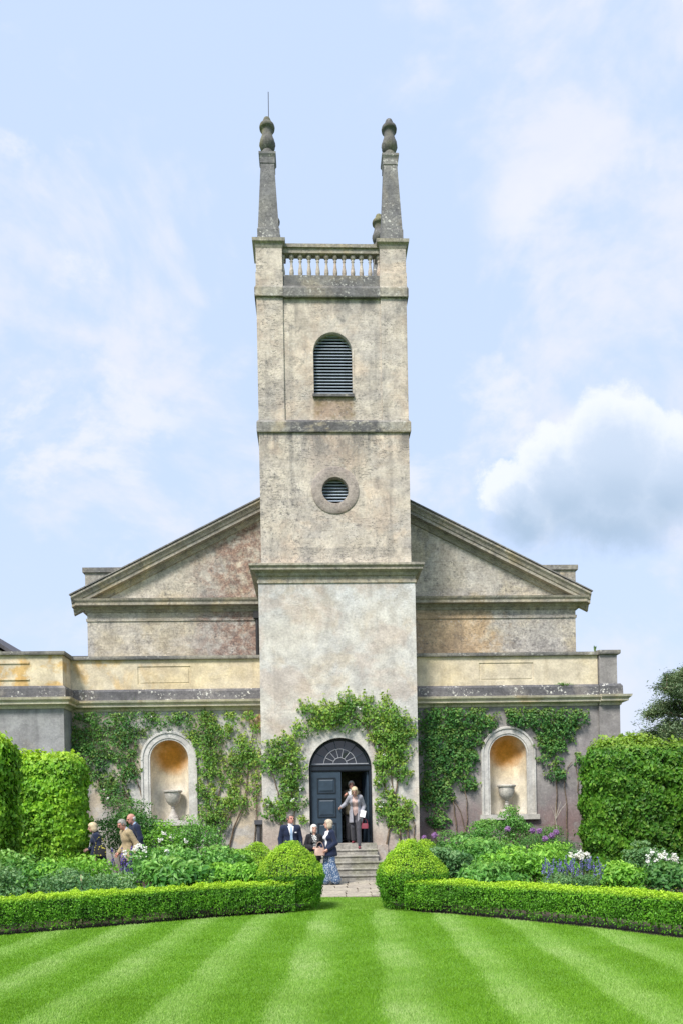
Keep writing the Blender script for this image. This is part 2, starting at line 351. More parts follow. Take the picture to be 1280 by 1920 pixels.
def niche_extra(g, p, col, big, mid, fine):
    x, y, z = g.sep(p)
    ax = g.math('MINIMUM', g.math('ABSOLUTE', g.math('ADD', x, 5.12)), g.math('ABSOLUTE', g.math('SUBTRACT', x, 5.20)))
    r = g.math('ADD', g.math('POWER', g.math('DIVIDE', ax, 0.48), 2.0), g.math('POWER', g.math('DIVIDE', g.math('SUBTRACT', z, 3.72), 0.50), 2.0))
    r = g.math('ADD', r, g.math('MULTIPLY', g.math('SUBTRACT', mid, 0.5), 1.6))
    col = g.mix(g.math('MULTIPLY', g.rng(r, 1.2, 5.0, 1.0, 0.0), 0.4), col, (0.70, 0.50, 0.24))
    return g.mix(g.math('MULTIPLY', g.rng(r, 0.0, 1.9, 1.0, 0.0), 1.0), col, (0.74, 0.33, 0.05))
stone('niche_plaster', (0.70, 0.63, 0.50), (0.67, 0.63, 0.55), stain=0.05, streak=0.25, speck=0.05, white=0.0, extra=niche_extra, scratch=0.0, bump=0.25, blocks=0.06, mott=0.10)
stone('urn_pale', (0.50, 0.48, 0.44), (0.44, 0.42, 0.38), (0.38, 0.33, 0.31), stain=0.35, streak=0.4, speck=0.3, blocks=0.06)
stone('step_stone', (0.38, 0.36, 0.32), (0.31, 0.30, 0.27), (0.24, 0.24, 0.17), stain=0.45, streak=0.2, speck=0.4, white=0.3, blocks=0.06)
stone('paving', (0.42, 0.38, 0.31), (0.37, 0.33, 0.28), (0.34, 0.32, 0.25), stain=0.2, streak=0.0, speck=0.25, scratch=0.0, blocks=0.06)

def simple(name, col, rough=0.6, var=0.25, scale=9.0, spec=0.4, metal=0.0, bump=0.0, sheen=0.0):
    def fn(g, b):
        n = g.noise(g.new('ShaderNodeTexCoord').outputs['Object'], scale, 5, 0.6)
        g.put(b.inputs['Base Color'], g.mix(g.rng(n, 0.3, 0.7), tuple(c*(1-var) for c in col), tuple(min(1, c*(1+var)) for c in col)))
        b.inputs['Roughness'].default_value = rough; b.inputs['Specular IOR Level'].default_value = spec; b.inputs['Metallic'].default_value = metal
        if sheen: b.inputs['Sheen Weight'].default_value = sheen
        if bump: set_bump(g, b, g.noise(g.new('ShaderNodeTexCoord').outputs['Object'], scale*4, 4), bump, 0.01)
    return material(name, fn)
simple('door_paint', (0.030, 0.050, 0.075), 0.42, 0.15, 5.0)
simple('door_frame', (0.012, 0.018, 0.028), 0.4, 0.15)
simple('glazing_bar', (0.32, 0.33, 0.36), 0.5, 0.1)
simple('interior', (0.035, 0.030, 0.026), 0.9, 0.3, 2.0)
simple('louvre', (0.33, 0.38, 0.45), 0.5, 0.12, 6.0)
simple('louvre_back', (0.008, 0.008, 0.010), 0.9, 0.1)
simple('lead', (0.075, 0.08, 0.095), 0.6, 0.3, 3.0)
simple('iron', (0.02, 0.02, 0.022), 0.6, 0.2)
simple('slate', (0.07, 0.065, 0.075), 0.7, 0.35, 4.0)
simple('house_wall', (0.36, 0.30, 0.24), 0.9, 0.2, 2.0)
simple('bark', (0.16, 0.12, 0.085), 0.9, 0.4, 14.0, 0.2, bump=0.5)
simple('bark_pale', (0.42, 0.38, 0.33), 0.9, 0.25, 14.0, 0.2)
simple('stem_green', (0.10, 0.16, 0.04), 0.7, 0.3, 10.0, 0.3)
simple('cane', (0.50, 0.42, 0.26), 0.7, 0.2, 10.0, 0.3)
def soil_fn(g, b):
    p = pos(g); n = g.noise(p, 9, 8, 0.7)
    g.put(b.inputs['Base Color'], g.mix(g.rng(n, 0.3, 0.7), (0.035, 0.025, 0.016), (0.085, 0.06, 0.04))); b.inputs['Roughness'].default_value = 0.95
    set_bump(g, b, n, 1.0, 0.05)
material('soil', soil_fn)
def glass_fn(g, b):
    n = g.noise(pos(g), 6.0, 3, 0.5)
    b.inputs['Base Color'].default_value = (0.012, 0.015, 0.022, 1); b.inputs['Roughness'].default_value = 0.05
    b.inputs['IOR'].default_value = 1.52; b.inputs['Specular IOR Level'].default_value = 0.7
    set_bump(g, b, n, 0.08, 0.02)
material('pane_glass', glass_fn)

def leafmat(name, c_dark, c_mid, c_light, young_or_sheen=None, trans=0.32, rough=0.5, spec=0.35):
    def fn(g, b):
        a = g.new('ShaderNodeAttribute', attribute_name='v').outputs['Fac']
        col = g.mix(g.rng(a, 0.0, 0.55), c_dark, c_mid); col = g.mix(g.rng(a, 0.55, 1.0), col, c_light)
        if young_or_sheen: col = g.mix(g.new('ShaderNodeAttribute', attribute_name='t').outputs['Fac'], col, young_or_sheen)
        g.put(b.inputs['Base Color'], col); b.inputs['Roughness'].default_value = rough; b.inputs['Specular IOR Level'].default_value = spec
        tr = g.new('ShaderNodeBsdfTranslucent'); g.nt.links.new(g.mix(1.0, col, (1.25, 1.25, 0.7), 'MULTIPLY'), tr.inputs[0])
        m = g.new('ShaderNodeMixShader'); m.inputs[0].default_value = trans
        g.nt.links.new(b.outputs[0], m.inputs[1]); g.nt.links.new(tr.outputs[0], m.inputs[2]); return m.outputs[0]
    return material(name, fn)
leafmat('box_leaf', (0.071, 0.212, 0.018), (0.134, 0.358, 0.024), (0.234, 0.510, 0.034), (0.533, 0.749, 0.050))
leafmat('beech_leaf', (0.092, 0.253, 0.020), (0.175, 0.426, 0.027), (0.311, 0.600, 0.039), (0.604, 0.775, 0.077))
leafmat('beech_leaf_dark', (0.043, 0.147, 0.016), (0.080, 0.240, 0.019), (0.153, 0.363, 0.031), (0.392, 0.511, 0.078))
leafmat('climber_leaf', (0.072, 0.189, 0.036), (0.131, 0.299, 0.044), (0.260, 0.443, 0.066), (0.521, 0.599, 0.112))
leafmat('climber_leaf_deep', (0.035, 0.136, 0.034), (0.075, 0.220, 0.046), (0.149, 0.324, 0.062), (0.356, 0.460, 0.105))
leafmat('peony_leaf', (0.055, 0.192, 0.035), (0.110, 0.312, 0.052), (0.250, 0.521, 0.122), (0.422, 0.573, 0.139), rough=0.4)
leafmat('blue_leaf', (0.050, 0.150, 0.050), (0.105, 0.250, 0.080), (0.26, 0.43, 0.18), (0.30, 0.42, 0.20), rough=0.45)
leafmat('fresh_leaf', (0.071, 0.226, 0.021), (0.157, 0.400, 0.038), (0.297, 0.590, 0.069), (0.500, 0.729, 0.122))
leafmat('shade_leaf', (0.035, 0.130, 0.031), (0.071, 0.208, 0.044), (0.141, 0.312, 0.069), (0.234, 0.382, 0.087))
leafmat('cedar_needle', (0.113, 0.176, 0.096), (0.193, 0.274, 0.143), (0.320, 0.400, 0.193), trans=0.1)
leafmat('hedge_core', (0.012, 0.025, 0.006), (0.016, 0.032, 0.007), (0.02, 0.04, 0.008), trans=0.0)  # near-black colour stands in for the shade between the leaves
leafmat('petal_white', (0.66, 0.66, 0.68), (0.76, 0.76, 0.76), (0.82, 0.82, 0.80), trans=0.3)
leafmat('petal_blue', (0.13, 0.14, 0.40), (0.20, 0.20, 0.50), (0.28, 0.28, 0.58), trans=0.3)
leafmat('petal_violet', (0.10, 0.06, 0.38), (0.16, 0.10, 0.48), (0.24, 0.18, 0.58), trans=0.3)
leafmat('petal_mauve', (0.30, 0.15, 0.40), (0.40, 0.22, 0.50), (0.52, 0.32, 0.60), trans=0.3)
leafmat('grass_blade', (0.145, 0.30, 0.016), (0.19, 0.395, 0.022), (0.265, 0.475, 0.05), (0.345, 0.485, 0.17), trans=0.25, rough=0.55, spec=0.25)  # last colour is the painted sheen of the light mower stripes

# ------------------------------------------------------------------ ground, lawn, beds, path
M = MATS
AX = radians(3.3)                      # the garden axis is turned a little against the church
def gp(xp, yp):                        # garden frame -> plan
    return (-0.22+xp*cos(AX)+yp*sin(AX), -9.0-xp*sin(AX)+yp*cos(AX))
def grass_ground(g, b):
    p = pos(g); n = g.noise(p, 0.5, 6, 0.6)
    g.put(b.inputs['Base Color'], g.mix(g.rng(n, 0.3, 0.7), (0.055, 0.13, 0.012), (0.09, 0.18, 0.02))); b.inputs['Roughness'].default_value = 0.9
material('grass_ground', grass_ground)
def lawn_fn(g, b):
    p = pos(g); n = g.noise(p, 1.2, 7, 0.65); f = g.noise(p, 60, 3, 0.7)
    col = g.mix(g.rng(n, 0.3, 0.7), (0.10, 0.24, 0.010), (0.13, 0.30, 0.014)); col = g.mix(g.math('MULTIPLY', g.rng(f, 0.35, 0.65), 0.5), col, (0.06, 0.14, 0.008))
    g.put(b.inputs['Base Color'], col); b.inputs['Roughness'].default_value = 0.9
material('lawn', lawn_fn)
tag(MB().add([(-1500,-1500,-0.02),(1500,-1500,-0.02),(1500,1500,-0.02),(-1500,1500,-0.02)],[(0,1,2,3)]).build('ground', M['grass_ground']), kind='structure')
# front edge of the box hedge, left and right of the opening (plan)
HL = [(-7.6,-12.4),(-6.6,-11.6),(-5.46,-10.89),(-4.6,-10.42),(-3.8,-9.99),(-2.7,-9.38),(-1.9,-9.02),(-1.35,-8.9)]
HR = [(0.95,-9.12),(1.45,-9.5),(2.37,-10.5),(3.2,-11.5),(3.94,-12.62),(4.5,-13.7),(4.9,-14.9)]
sb = MB().add([(-16,-16,-0.012),(16,-16,-0.012),(16,1.3,-0.012),(-16,1.3,-0.012)],[(0,1,2,3)])
tag(sb.build('bed_soil', M['soil']), kind='structure')
lp = [(-10,-26)]+[(-9,-14)]+HL+[(-1.1,-8.2),(-0.92,-7.0),(-0.86,-6.1),(0.72,-6.42),(0.68,-7.5),(0.72,-8.4)]+HR+[(5.4,-17),(7,-26)]
tag(MB().add([(x,y,0.0) for x,y in lp],[tuple(range(len(lp)))]).build('lawn', M['lawn']), kind='structure')

rng = np.random.default_rng(7)
def in_poly(x, y, poly):
    c = np.zeros(len(x), bool); j = len(poly)-1
    for i in range(len(poly)):
        xi, yi = poly[i]; xj, yj = poly[j]
        k = ((yi > y) != (yj > y)) & (x < (xj-xi)*(y-yi)/(yj-yi+1e-12)+xi); c ^= k; j = i
    return c
def raw_mesh(name, V, F, mat, attrs=None, smooth=False):
    """V (n,3), F (m,3 or 4); attrs: name -> per-face floats"""
    me = bpy.data.meshes.new(name); n, m, k = len(V), len(F), F.shape[1]
    me.vertices.add(n); me.vertices.foreach_set('co', np.ascontiguousarray(V, np.float32).ravel())
    me.loops.add(m*k); me.loops.foreach_set('vertex_index', np.ascontiguousarray(F, np.int32).ravel())
    me.polygons.add(m); me.polygons.foreach_set('loop_start', np.arange(0, m*k, k, dtype=np.int32))
    try: me.polygons.foreach_set('loop_total', np.full(m, k, np.int32))
    except Exception: pass
    if smooth: me.polygons.foreach_set('use_smooth', np.ones(m, bool))
    for a, vals in (attrs or {}).items():
        me.attributes.new(a, 'FLOAT', 'FACE').data.foreach_set('value', np.ascontiguousarray(vals, np.float32))
    me.materials.append(mat); me.update(calc_edges=True); return me
def unit(a): return a/np.maximum(np.linalg.norm(a, axis=1, keepdims=True), 1e-9)

def vnoise(P, f, seed=0):
    r = np.random.default_rng(seed+100); out = np.zeros(len(P))
    for k in range(5):
        q = r.normal(0, 1, 3)*f*(1.0+0.45*k); out += np.sin(P@q+r.uniform(0, 6.28))/(1+0.3*k)
    return out/2.2
# mown grass: single-triangle blades, leaning to or fro by mower stripe, denser near the viewer
def lawn_grass():
    xs, ys = [], []
    for (ya, yb, dens) in ((-17.6, -15.2, 11500), (-15.2, -13, 7000), (-13, -10.5, 3800), (-10.5, -6, 2700)):
        n = int((yb-ya)*14*dens); xs.append(rng.uniform(-7.5, 6.5, n)); ys.append(rng.uniform(ya, yb, n))
    x = np.concatenate(xs); y = np.concatenate(ys)
    k = in_poly(x, y, lp) & (np.abs(x+0.5) < (y+22.5)*0.52+1.2); x, y = x[k], y[k]; n = len(x)
    off = (x+0.22)*cos(AX)-(y+9.0)*sin(AX)                     # distance from the garden axis
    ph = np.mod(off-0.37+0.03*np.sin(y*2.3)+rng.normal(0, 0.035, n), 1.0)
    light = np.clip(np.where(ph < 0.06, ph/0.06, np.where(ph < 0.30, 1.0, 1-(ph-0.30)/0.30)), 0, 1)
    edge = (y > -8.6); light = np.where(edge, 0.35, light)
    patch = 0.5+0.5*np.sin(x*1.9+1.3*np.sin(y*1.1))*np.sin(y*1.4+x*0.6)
    lean = (light*1.5-0.6)*0.40*np.where(rng.random(n) < 0.86, 1, -0.6)
    L = rng.uniform(0.012, 0.026, n)*np.where(y > -12, 1.2, 1.0); wd = rng.uniform(0.0018, 0.0040, n)*(1+(y+17)*0.10)
    ang = AX+rng.normal(0, 0.45, n)
    dirx, diry = np.sin(ang)*lean+rng.normal(0, .28, n), np.cos(ang)*lean+rng.normal(0, .28, n)
    T = np.stack([x+dirx*L, y+diry*L, np.sqrt(np.clip(1-(dirx**2+diry**2)*0.5, 0.15, 1))*L], 1)
    a2 = rng.uniform(0, pi, n); bx, by = np.cos(a2)*wd, np.sin(a2)*wd
    V = np.stack([np.stack([x-bx, y-by, np.zeros(n)], 1), np.stack([x+bx, y+by, np.zeros(n)], 1), T], 1).reshape(-1, 3)
    F = np.arange(n*3).reshape(-1, 3)
    pq = np.stack([x, y, 0*x], 1); mott = vnoise(pq, 1.6, 5)+0.8*vnoise(pq, 4.5, 6)
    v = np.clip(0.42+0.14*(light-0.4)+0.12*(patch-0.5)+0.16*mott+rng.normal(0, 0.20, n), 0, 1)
    t = np.clip(light*(0.50+0.16*mott)+0.07*np.maximum(mott, 0)+rng.normal(0, 0.12, n), 0, 1)  # sheen of the leaning blades is also put into their colour, by stripe
    tag(link('lawn_grass', raw_mesh('lawn_grass', V, F, M['grass_blade'], {'v': v, 't': t})), 'short mown grass striped light and dark green', 'grass', kind='stuff')
lawn_grass()

# stone-flagged path from the lawn to the steps, and its branch along the front of the church
path = tag(MB().box(-1.1, 1.02, -6.3, -1.9, -0.010, -0.004).build('garden_path', M['soil']), kind='structure')
random.seed(3)
def slab(x0, x1, y0, y1, rot=False):
    c = ((x0+x1)/2, (y0+y1)/2); h = random.uniform(0.012, 0.022); j = 0.012
    q = [(x0+j, y0+j), (x1-j, y0+j), (x1-j, y1-j), (x0+j, y1-j)]
    q = [(a+random.uniform(-.008, .008)-c[0], b+random.uniform(-.008, .008)-c[1]) for a, b in q]
    e = 0.012
    vs = [(a, b, -0.02) for a, b in q]+[(a, b, h-e*0.6) for a, b in q]+[(a*(1-e/abs(a)), b*(1-e/abs(b)), h) for a, b in q]
    fs = [(0,1,5,4),(1,2,6,5),(2,3,7,6),(3,0,4,7),(4,5,9,8),(5,6,10,9),(6,7,11,10),(7,4,8,11),(8,9,10,11)]
    MB().add(vs, fs).build('paving_slab', M['paving'], path, (c[0], c[1], 0))
y = -6.15
while y < -1.95:
    dy = random.choice((0.45, 0.6, 0.7)); yb = min(y+dy, -1.93); sh = 0.058*(y+9)-0.16
    cuts = [-0.92]+sorted(random.sample([-0.45, -0.15, 0.1, 0.4], 2))+[0.86]
    if yb-y > 0.1:
        for a, b in zip(cuts, cuts[1:]): slab(a+sh, b+sh, y, yb)
    y = yb if yb > y else y+1
x = -7.4
while x < -1.05:
    b = min(x+random.choice((0.6, 0.75, 0.9)), -1.0)
    slab(x, b, -3.55, -2.95); slab(x, b, -2.95, -2.3); x = b

# ------------------------------------------------------------------ the church
church = empty('church', (0, 0, 0), 'weathered limestone church with tall square tower, obelisk pinnacles and pediment', 'church')
HW, TY = 2.27, 4.5                              # lower tower half width and back
TU, UY0, UY1 = 2.18, 0.10, 4.46                 # upper tower half width, front and back
# lower tower: front wall with the arched doorway, sides
mb = MB().arch_wall(-HW, HW, -0.05, 9.0, 0.0, 0.45, 0.0, 0.91, 0.96, 3.12, 32)
mb.box(-HW, -HW+0.4, 0.451, TY, -0.05, 9.0); mb.box(HW-0.4, HW, 0.451, TY, -0.05, 9.0); mb.box(-HW+0.401, HW-0.401, TY-0.4, TY-0.001, -0.05, 9.0)
low = mb.build('tower_base_wall', M['render_tower_low'], church)
MB().sweep([(0.0,0.0),(0.05,0.0),(0.05,0.62),(0.0,0.66)], [(-1.35,0.0),(-HW,0.0)][::-1]).build('plinth', M['render_tower_low'], church)
MB().sweep([(0.0,0.0),(0.05,0.0),(0.05,0.62),(0.0,0.66)], [(1.35,0.0),(HW,0.0)]).build('plinth', M['render_tower_low'], church)
tp = lambda h, a, b: [(-h, b), (-h, a), (h, a), (h, b)]      # walk: left side, front, right side (outside on the right)
cor = MB().sweep([(-0.05,8.52),(0.03,8.52),(0.03,8.60),(0.008,8.605),(0.008,8.70),(0.05,8.73),(0.08,8.80),(0.16,8.84),(0.20,8.86),(0.20,8.92),(0.25,8.97),(0.25,9.03),(0.0,9.12),(-0.12,9.16),(-0.12,8.5)], tp(HW, 0.0, TY)).build('tower_cornice', M['stone_cornice'], church)
# room behind the door, seen dark through the open leaf
mb = MB().box(-1.86, 1.86, 0.47, 4.05, 0.86, 0.955)
mb.box(-1.865, -1.80, 0.47, 4.05, 0.956, 5.0).box(1.80, 1.865, 0.47, 4.05, 0.956, 5.0).box(-1.79, 1.79, 4.0, 4.06, 0.956, 5.0).box(-1.86, 1.86, 0.47, 4.05, 5.001, 5.06)
mb.build('porch_room', M['interior'], church)
# second stage with the oculus
mb = MB().circle_wall(-TU, TU, 9.05, 12.94, UY0, UY0+0.35, 0.0, 11.25, 0.40)
mb.box(-TU, -TU+0.35, UY0+0.351, UY1, 9.05, 12.94).box(TU-0.35, TU, UY0+0.351, UY1, 9.05, 12.94).box(-TU+0.351, TU-0.351, UY1-0.35, UY1-0.001, 9.05, 12.94)
st2 = mb.build('tower_second_stage_wall', M['stone_tower_up'], church)
oc = auto_smooth(MB().disc_ring(0.0, 11.25, UY0, [(0.385,-0.18),(0.385,0.03),(0.42,0.035),(0.66,0.035),(0.69,0.02),(0.69,-0.05)]).build('oculus_surround', M['oculus_stone'], church))
MB().box(-0.5, 0.5, UY0+0.30, UY0+0.34, 10.75, 11.75).build('louvre_backing', M['louvre_back'], oc)
def slat(w, y, z, parent, depth=0.085, th=0.014):
    h = w/2; d = depth/sqrt(2)
    vs = [(-h, -d/2, -d/2), (h, -d/2, -d/2), (h, d/2, d/2), (-h, d/2, d/2)]
    vs += [(a, b-th*0.7, c+th*0.7) for a, b, c in vs]
    MB().add(vs, [(0,1,2,3),(7,6,5,4),(0,4,5,1),(1,5,6,2),(2,6,7,3),(3,7,4,0)]).build('slat', M['louvre'], parent, (0, y, z))
for i in range(8):
    z = 10.93+i*0.092; hh = sqrt(max(0.0, 0.395**2-(z-11.25)**2))
    if hh > 0.08: slat(2*hh, UY0+0.20, z, oc)
# string course
sc = MB().sweep([(-0.1,12.93),(0.05,12.93),(0.06,12.96),(0.06,13.22),(0.02,13.29),(-0.1,13.31)], tp(TU, UY0, UY1)+[(-TU, UY1)], ).build('string_course', M['stone_band'], church)
# belfry stage: recessed panel with arched louvre between corner pilasters
mb = MB().arch_wall(-1.42, 1.42, 13.27, 16.9, UY0+0.055, UY0+0.4, 0.0, 0.57, 14.06, 15.33, 28)
mb.box(-TU+0.02, -TU+0.36, UY0+0.6, UY1, 13.27, 16.9).box(TU-0.36, TU-0.02, UY0+0.6, UY1, 13.27, 16.9).box(-TU+0.37, TU-0.37, UY1-0.35, UY1-0.03, 13.27, 16.9)
bel = mb.build('belfry_wall', M['stone_tower_up'], church)
for sx in (-1, 1):
    for (ya, yb) in ((UY0, UY0+0.76), (UY1-0.76, UY1)):
        MB().box(min(sx*1.421, sx*TU), max(sx*1.421, sx*TU), ya, yb, 13.28, 16.9).build('corner_pilaster', M['stone_tower_up'], church)
lv = auto_smooth(MB().arch_sweep([(0.0,-0.25),(0.0,0.012),(0.05,0.012),(0.05,-0.02)], 0.0, 0.565, 14.06, 15.33, 28, UY0+0.055).build('louvre_surround', M['stone_tower_up'], church))
MB().box(-0.60, 0.60, UY0-0.02, UY0+0.20, 13.99, 14.07).build('sill', M['stone_band'], lv)
MB().box(-0.62, 0.62, UY0+0.36, UY0+0.39, 14.0, 15.95).build('louvre_backing', M['louvre_back'], lv)
for i in range(20):
    z = 14.11+i*0.0925; hh = 0.565 if z < 15.33 else sqrt(max(0.0, 0.565**2-(z-15.33)**2))
    if hh > 0.08: slat(2*hh-0.004, UY0+0.22, z, lv)
# band, plinth, piers, balustrade
band_prof = [(-0.15,16.87),(0.045,16.87),(0.055,16.9),(0.055,17.12),(0.02,17.2),(-0.15,17.21)]
MB().sweep(band_prof, tp(TU, UY0, UY1)+[(-TU, UY1)]).build('parapet_band', M['stone_band_dark'], church)
for sx in (-1, 1):
    MB().sweep([(0.0,16.88),(0.07,16.88),(0.075,17.13),(0.03,17.205),(0.0,17.205)], [(sx*1.8-0.4,UY0),(sx*1.8+0.39,UY0)]).build('band_block', M['stone_band'], church)
MB().box(-1.42, 1.42, UY0+0.05, UY0+0.45, 17.2, 17.56).build('balustrade_plinth', M['stone_band_dark'], church)
for sx in (-1, 1): MB().box(min(sx*1.70, sx*2.1), max(sx*1.70, sx*2.1), UY0+0.77, UY1-0.77, 17.2, 17.56).build('balustrade_plinth', M['stone_band_dark'], church)
MB().box(-1.42, 1.42, UY1-0.45, UY1-0.05, 17.2, 17.56).build('balustrade_plinth', M['stone_band_dark'], church)
BPROF = [(r_*1.22, z_) for r_, z_ in [(0.062,0.0),(0.062,0.06),(0.042,0.075),(0.036,0.10),(0.050,0.14),(0.056,0.19),(0.052,0.25),(0.036,0.36),(0.028,0.46),(0.030,0.50),(0.044,0.525),(0.030,0.55),(0.032,0.58),(0.058,0.61),(0.062,0.62),(0.062,0.70)]]
bme = MB().lathe(BPROF, n=12).mesh('baluster', M['stone_baluster'], True)
def rail(x0, x1, y0, y1, xs, ys):
    r = MB().box(x0, x1, y0, y1, 18.26, 18.40).box(x0, x1, y0-0.05*(x1-x0 > 1), y1+0.05*(x1-x0 > 1), 18.401, 18.50).build('balustrade', M['stone_cornice'], church)
    for xx, yy in zip(xs, ys): link('baluster', bme, r, (xx, yy, 17.56))
rail(-1.42, 1.42, UY0+0.12, UY0+0.36, [(i-5.5)*0.2555 for i in range(12)], [UY0+0.24]*12)
rail(-1.42, 1.42, UY1-0.36, UY1-0.12, [(i-5.5)*0.2555 for i in range(12)], [UY1-0.24]*12)
for sx in (-1, 1):
    rail(sx*1.9-0.12, sx*1.9+0.12, UY0+0.77, UY1-0.77, [sx*1.9]*11, [2.28+(i-5)*0.2555 for i in range(11)])
def pinnacle(cx, cy, rod=False):
    h = 0.38
    loop = [(cx-h, cy-h), (cx+h, cy-h), (cx+h, cy+h), (cx-h, cy+h)]
    pier = MB().box(cx-h-0.015, cx+h+0.015, cy-h-0.015, cy+h+0.015, 17.2, 17.6).box(cx-h, cx+h, cy-h, cy+h, 17.601, 18.3).build('pier', M['stone_tower_up'], church)
    MB().sweep([(-0.2,18.30),(0.0,18.30),(0.02,18.36),(0.03,18.42),(0.09,18.46),(0.10,18.55),(0.0,18.60),(-0.3,18.62)], loop, True).build('pier_cap', M['stone_cornice'], pier)
    ob = MB(); a, b = 0.315, 0.195
    rings = [(0.325,18.58),(0.325,18.92),(0.305,18.95),(b,21.0),(b,21.02)]
    for (r0, z0), (r1, z1) in zip(rings, rings[1:]):
        ob.add([(cx-r0,cy-r0,z0),(cx+r0,cy-r0,z0),(cx+r0,cy+r0,z0),(cx-r0,cy+r0,z0),(cx-r1,cy-r1,z1),(cx+r1,cy-r1,z1),(cx+r1,cy+r1,z1),(cx-r1,cy+r1,z1)], [(0,1,5,4),(1,2,6,5),(2,3,7,6),(3,0,4,7)])
    o = ob.build('obelisk', M['stone_obelisk'], church)
    MB().sweep([(-0.1,20.93),(0.015,20.93),(0.015,21.10),(0.03,21.14),(0.05,21.18),(0.05,21.24),(-0.18,21.26)], [(cx-0.2,cy-0.2),(cx+0.2,cy-0.2),(cx+0.2,cy+0.2),(cx-0.2,cy+0.2)], True).build('cap_block', M['stone_obelisk'], o)
    UP = [(0.0,21.25),(0.175,21.25),(0.175,21.40),(0.15,21.43),(0.20,21.50),(0.235,21.60),(0.225,21.70),(0.185,21.80),(0.165,21.92),(0.175,22.02),(0.20,22.06),(0.235,22.08),(0.245,22.14),(0.23,22.19),(0.18,22.24),(0.13,22.27),(0.125,22.34),(0.10,22.40),(0.05,22.43),(0.0,22.44)]
    fl = lambda a, j: 1+(0.10*abs(cos(a*7)) if 4 <= j <= 7 else 0)
    auto_smooth(MB().lathe([(max(r*0.93, 0.001), z) for r, z in UP], (cx, cy, 0), 42, fl).build('finial_urn', M['stone_urn_dark'], o), 50)
    if rod: MB().tube([(cx+0.05, cy, 22.38), (cx+0.055, cy, 23.2)], 0.012, 6).build('lightning_rod', M['iron'], o)
for sx in (-1, 1):
    for cy in (UY0+0.38, UY1-0.38): pinnacle(sx*1.80, cy, sx < 0 and cy < 1)
MB().box(-1.6, 1.6, UY0+0.5, UY1-0.5, 17.0, 17.22).build('tower_roof', M['lead'], church)

# nave behind the tower: gabled front with pediment
NY = 3.1
def gable(x0, x1, zb, ze, zr, y0, y1):
    m = (x0+x1)/2
    return MB().add([(x0,y0,zb),(x1,y0,zb),(x1,y0,ze),(m,y0,zr),(x0,y0,ze),(x0,y1,zb),(x1,y1,zb),(x1,y1,ze),(m,y1,zr),(x0,y1,ze)],
                    [(0,1,2,3,4),(9,8,7,6,5),(1,6,7,2),(0,4,9,5)])
gable(-8.05, 8.05, -0.05, 8.95, 13.0, NY, 22.0).build('nave_wall', M['stone_nave'], church)
MB().add([(-8.5,NY+0.06,9.0),(0,NY+0.06,13.32),(0,22.3,13.32),(-8.5,22.3,9.0),(8.5,NY+0.06,9.0),(8.5,22.3,9.0)],[(0,1,2,3),(1,4,5,2)]).build('nave_roof', M['slate'], church)
MB().sweep([(0.0,8.26),(0.03,8.26),(0.035,8.35),(0.0,8.36)], tp(8.05, NY, 22)).build('architrave_fillet', M['stone_nave'], church)
MB().sweep([(-0.1,8.55),(0.03,8.55),(0.06,8.62),(0.12,8.66),(0.13,8.70),(0.30,8.72),(0.30,8.80),(0.34,8.86),(0.36,8.92),(0.0,8.99),(-0.1,8.99)], tp(8.05, NY, 22)).build('pediment_cornice', M['stone_cornice'], church)
RP = [(-0.05,-0.50),(0.05,-0.47),(0.08,-0.38),(0.12,-0.34),(0.12,-0.31),(0.28,-0.29),(0.28,-0.19),(0.31,-0.17),(0.34,-0.09),(0.40,-0.02),(0.40,0.05),(0.0,0.10),(-0.05,0.10)]
for sx in (-1, 1):
    k = len(RP); ex, ez, az = 8.46, 8.95, 13.22
    vs = [(sx*ex, NY-o, ez+h) for o, h in RP]+[(0.0, NY-o, az+h) for o, h in RP]
    fs = [(a, a+1, k+a+1, k+a) for a in range(k-1)]+[tuple(range(k)), tuple(range(2*k-1, k-1, -1))]
    rk = MB().add(vs, fs).build('raking_cornice', M['stone_rake'], church)
    vt = [(sx*8.50, NY-0.43, 9.005), (sx*8.50, NY+0.05, 9.06), (0.0, NY+0.05, 13.345), (0.0, NY-0.43, 13.28), (sx*8.50, NY-0.43, 9.045), (sx*8.50, NY+0.05, 9.105), (0.0, NY+0.05, 13.395), (0.0, NY-0.43, 13.325)]
    MB().add(vt, [(0,1,2,3),(4,7,6,5),(0,3,7,4),(1,5,6,2),(0,4,5,1)]).build('verge_capping', M['stone_rake_top'], rk)
    ab = MB().box(min(sx*8.20, sx*6.2), max(sx*8.20, sx*6.2), NY+0.35, NY+1.2, 8.8, 9.97).build('attic_block', M['stone_rake'], church)
    MB().box(min(sx*8.27, sx*6.2), max(sx*8.27, sx*6.2), NY+0.29, NY+1.26, 9.971, 10.13).build('attic_coping', M['coping'], ab)
MB().tube([(-2.52, NY-0.07, 8.5), (-2.52, NY-0.07, 6.3)], 0.06, 8).build('downpipe', M['iron'], church)
MB().box(-2.64, -2.40, NY-0.16, NY-0.005, 8.3, 8.52).build('hopper_head', M['iron'], church)

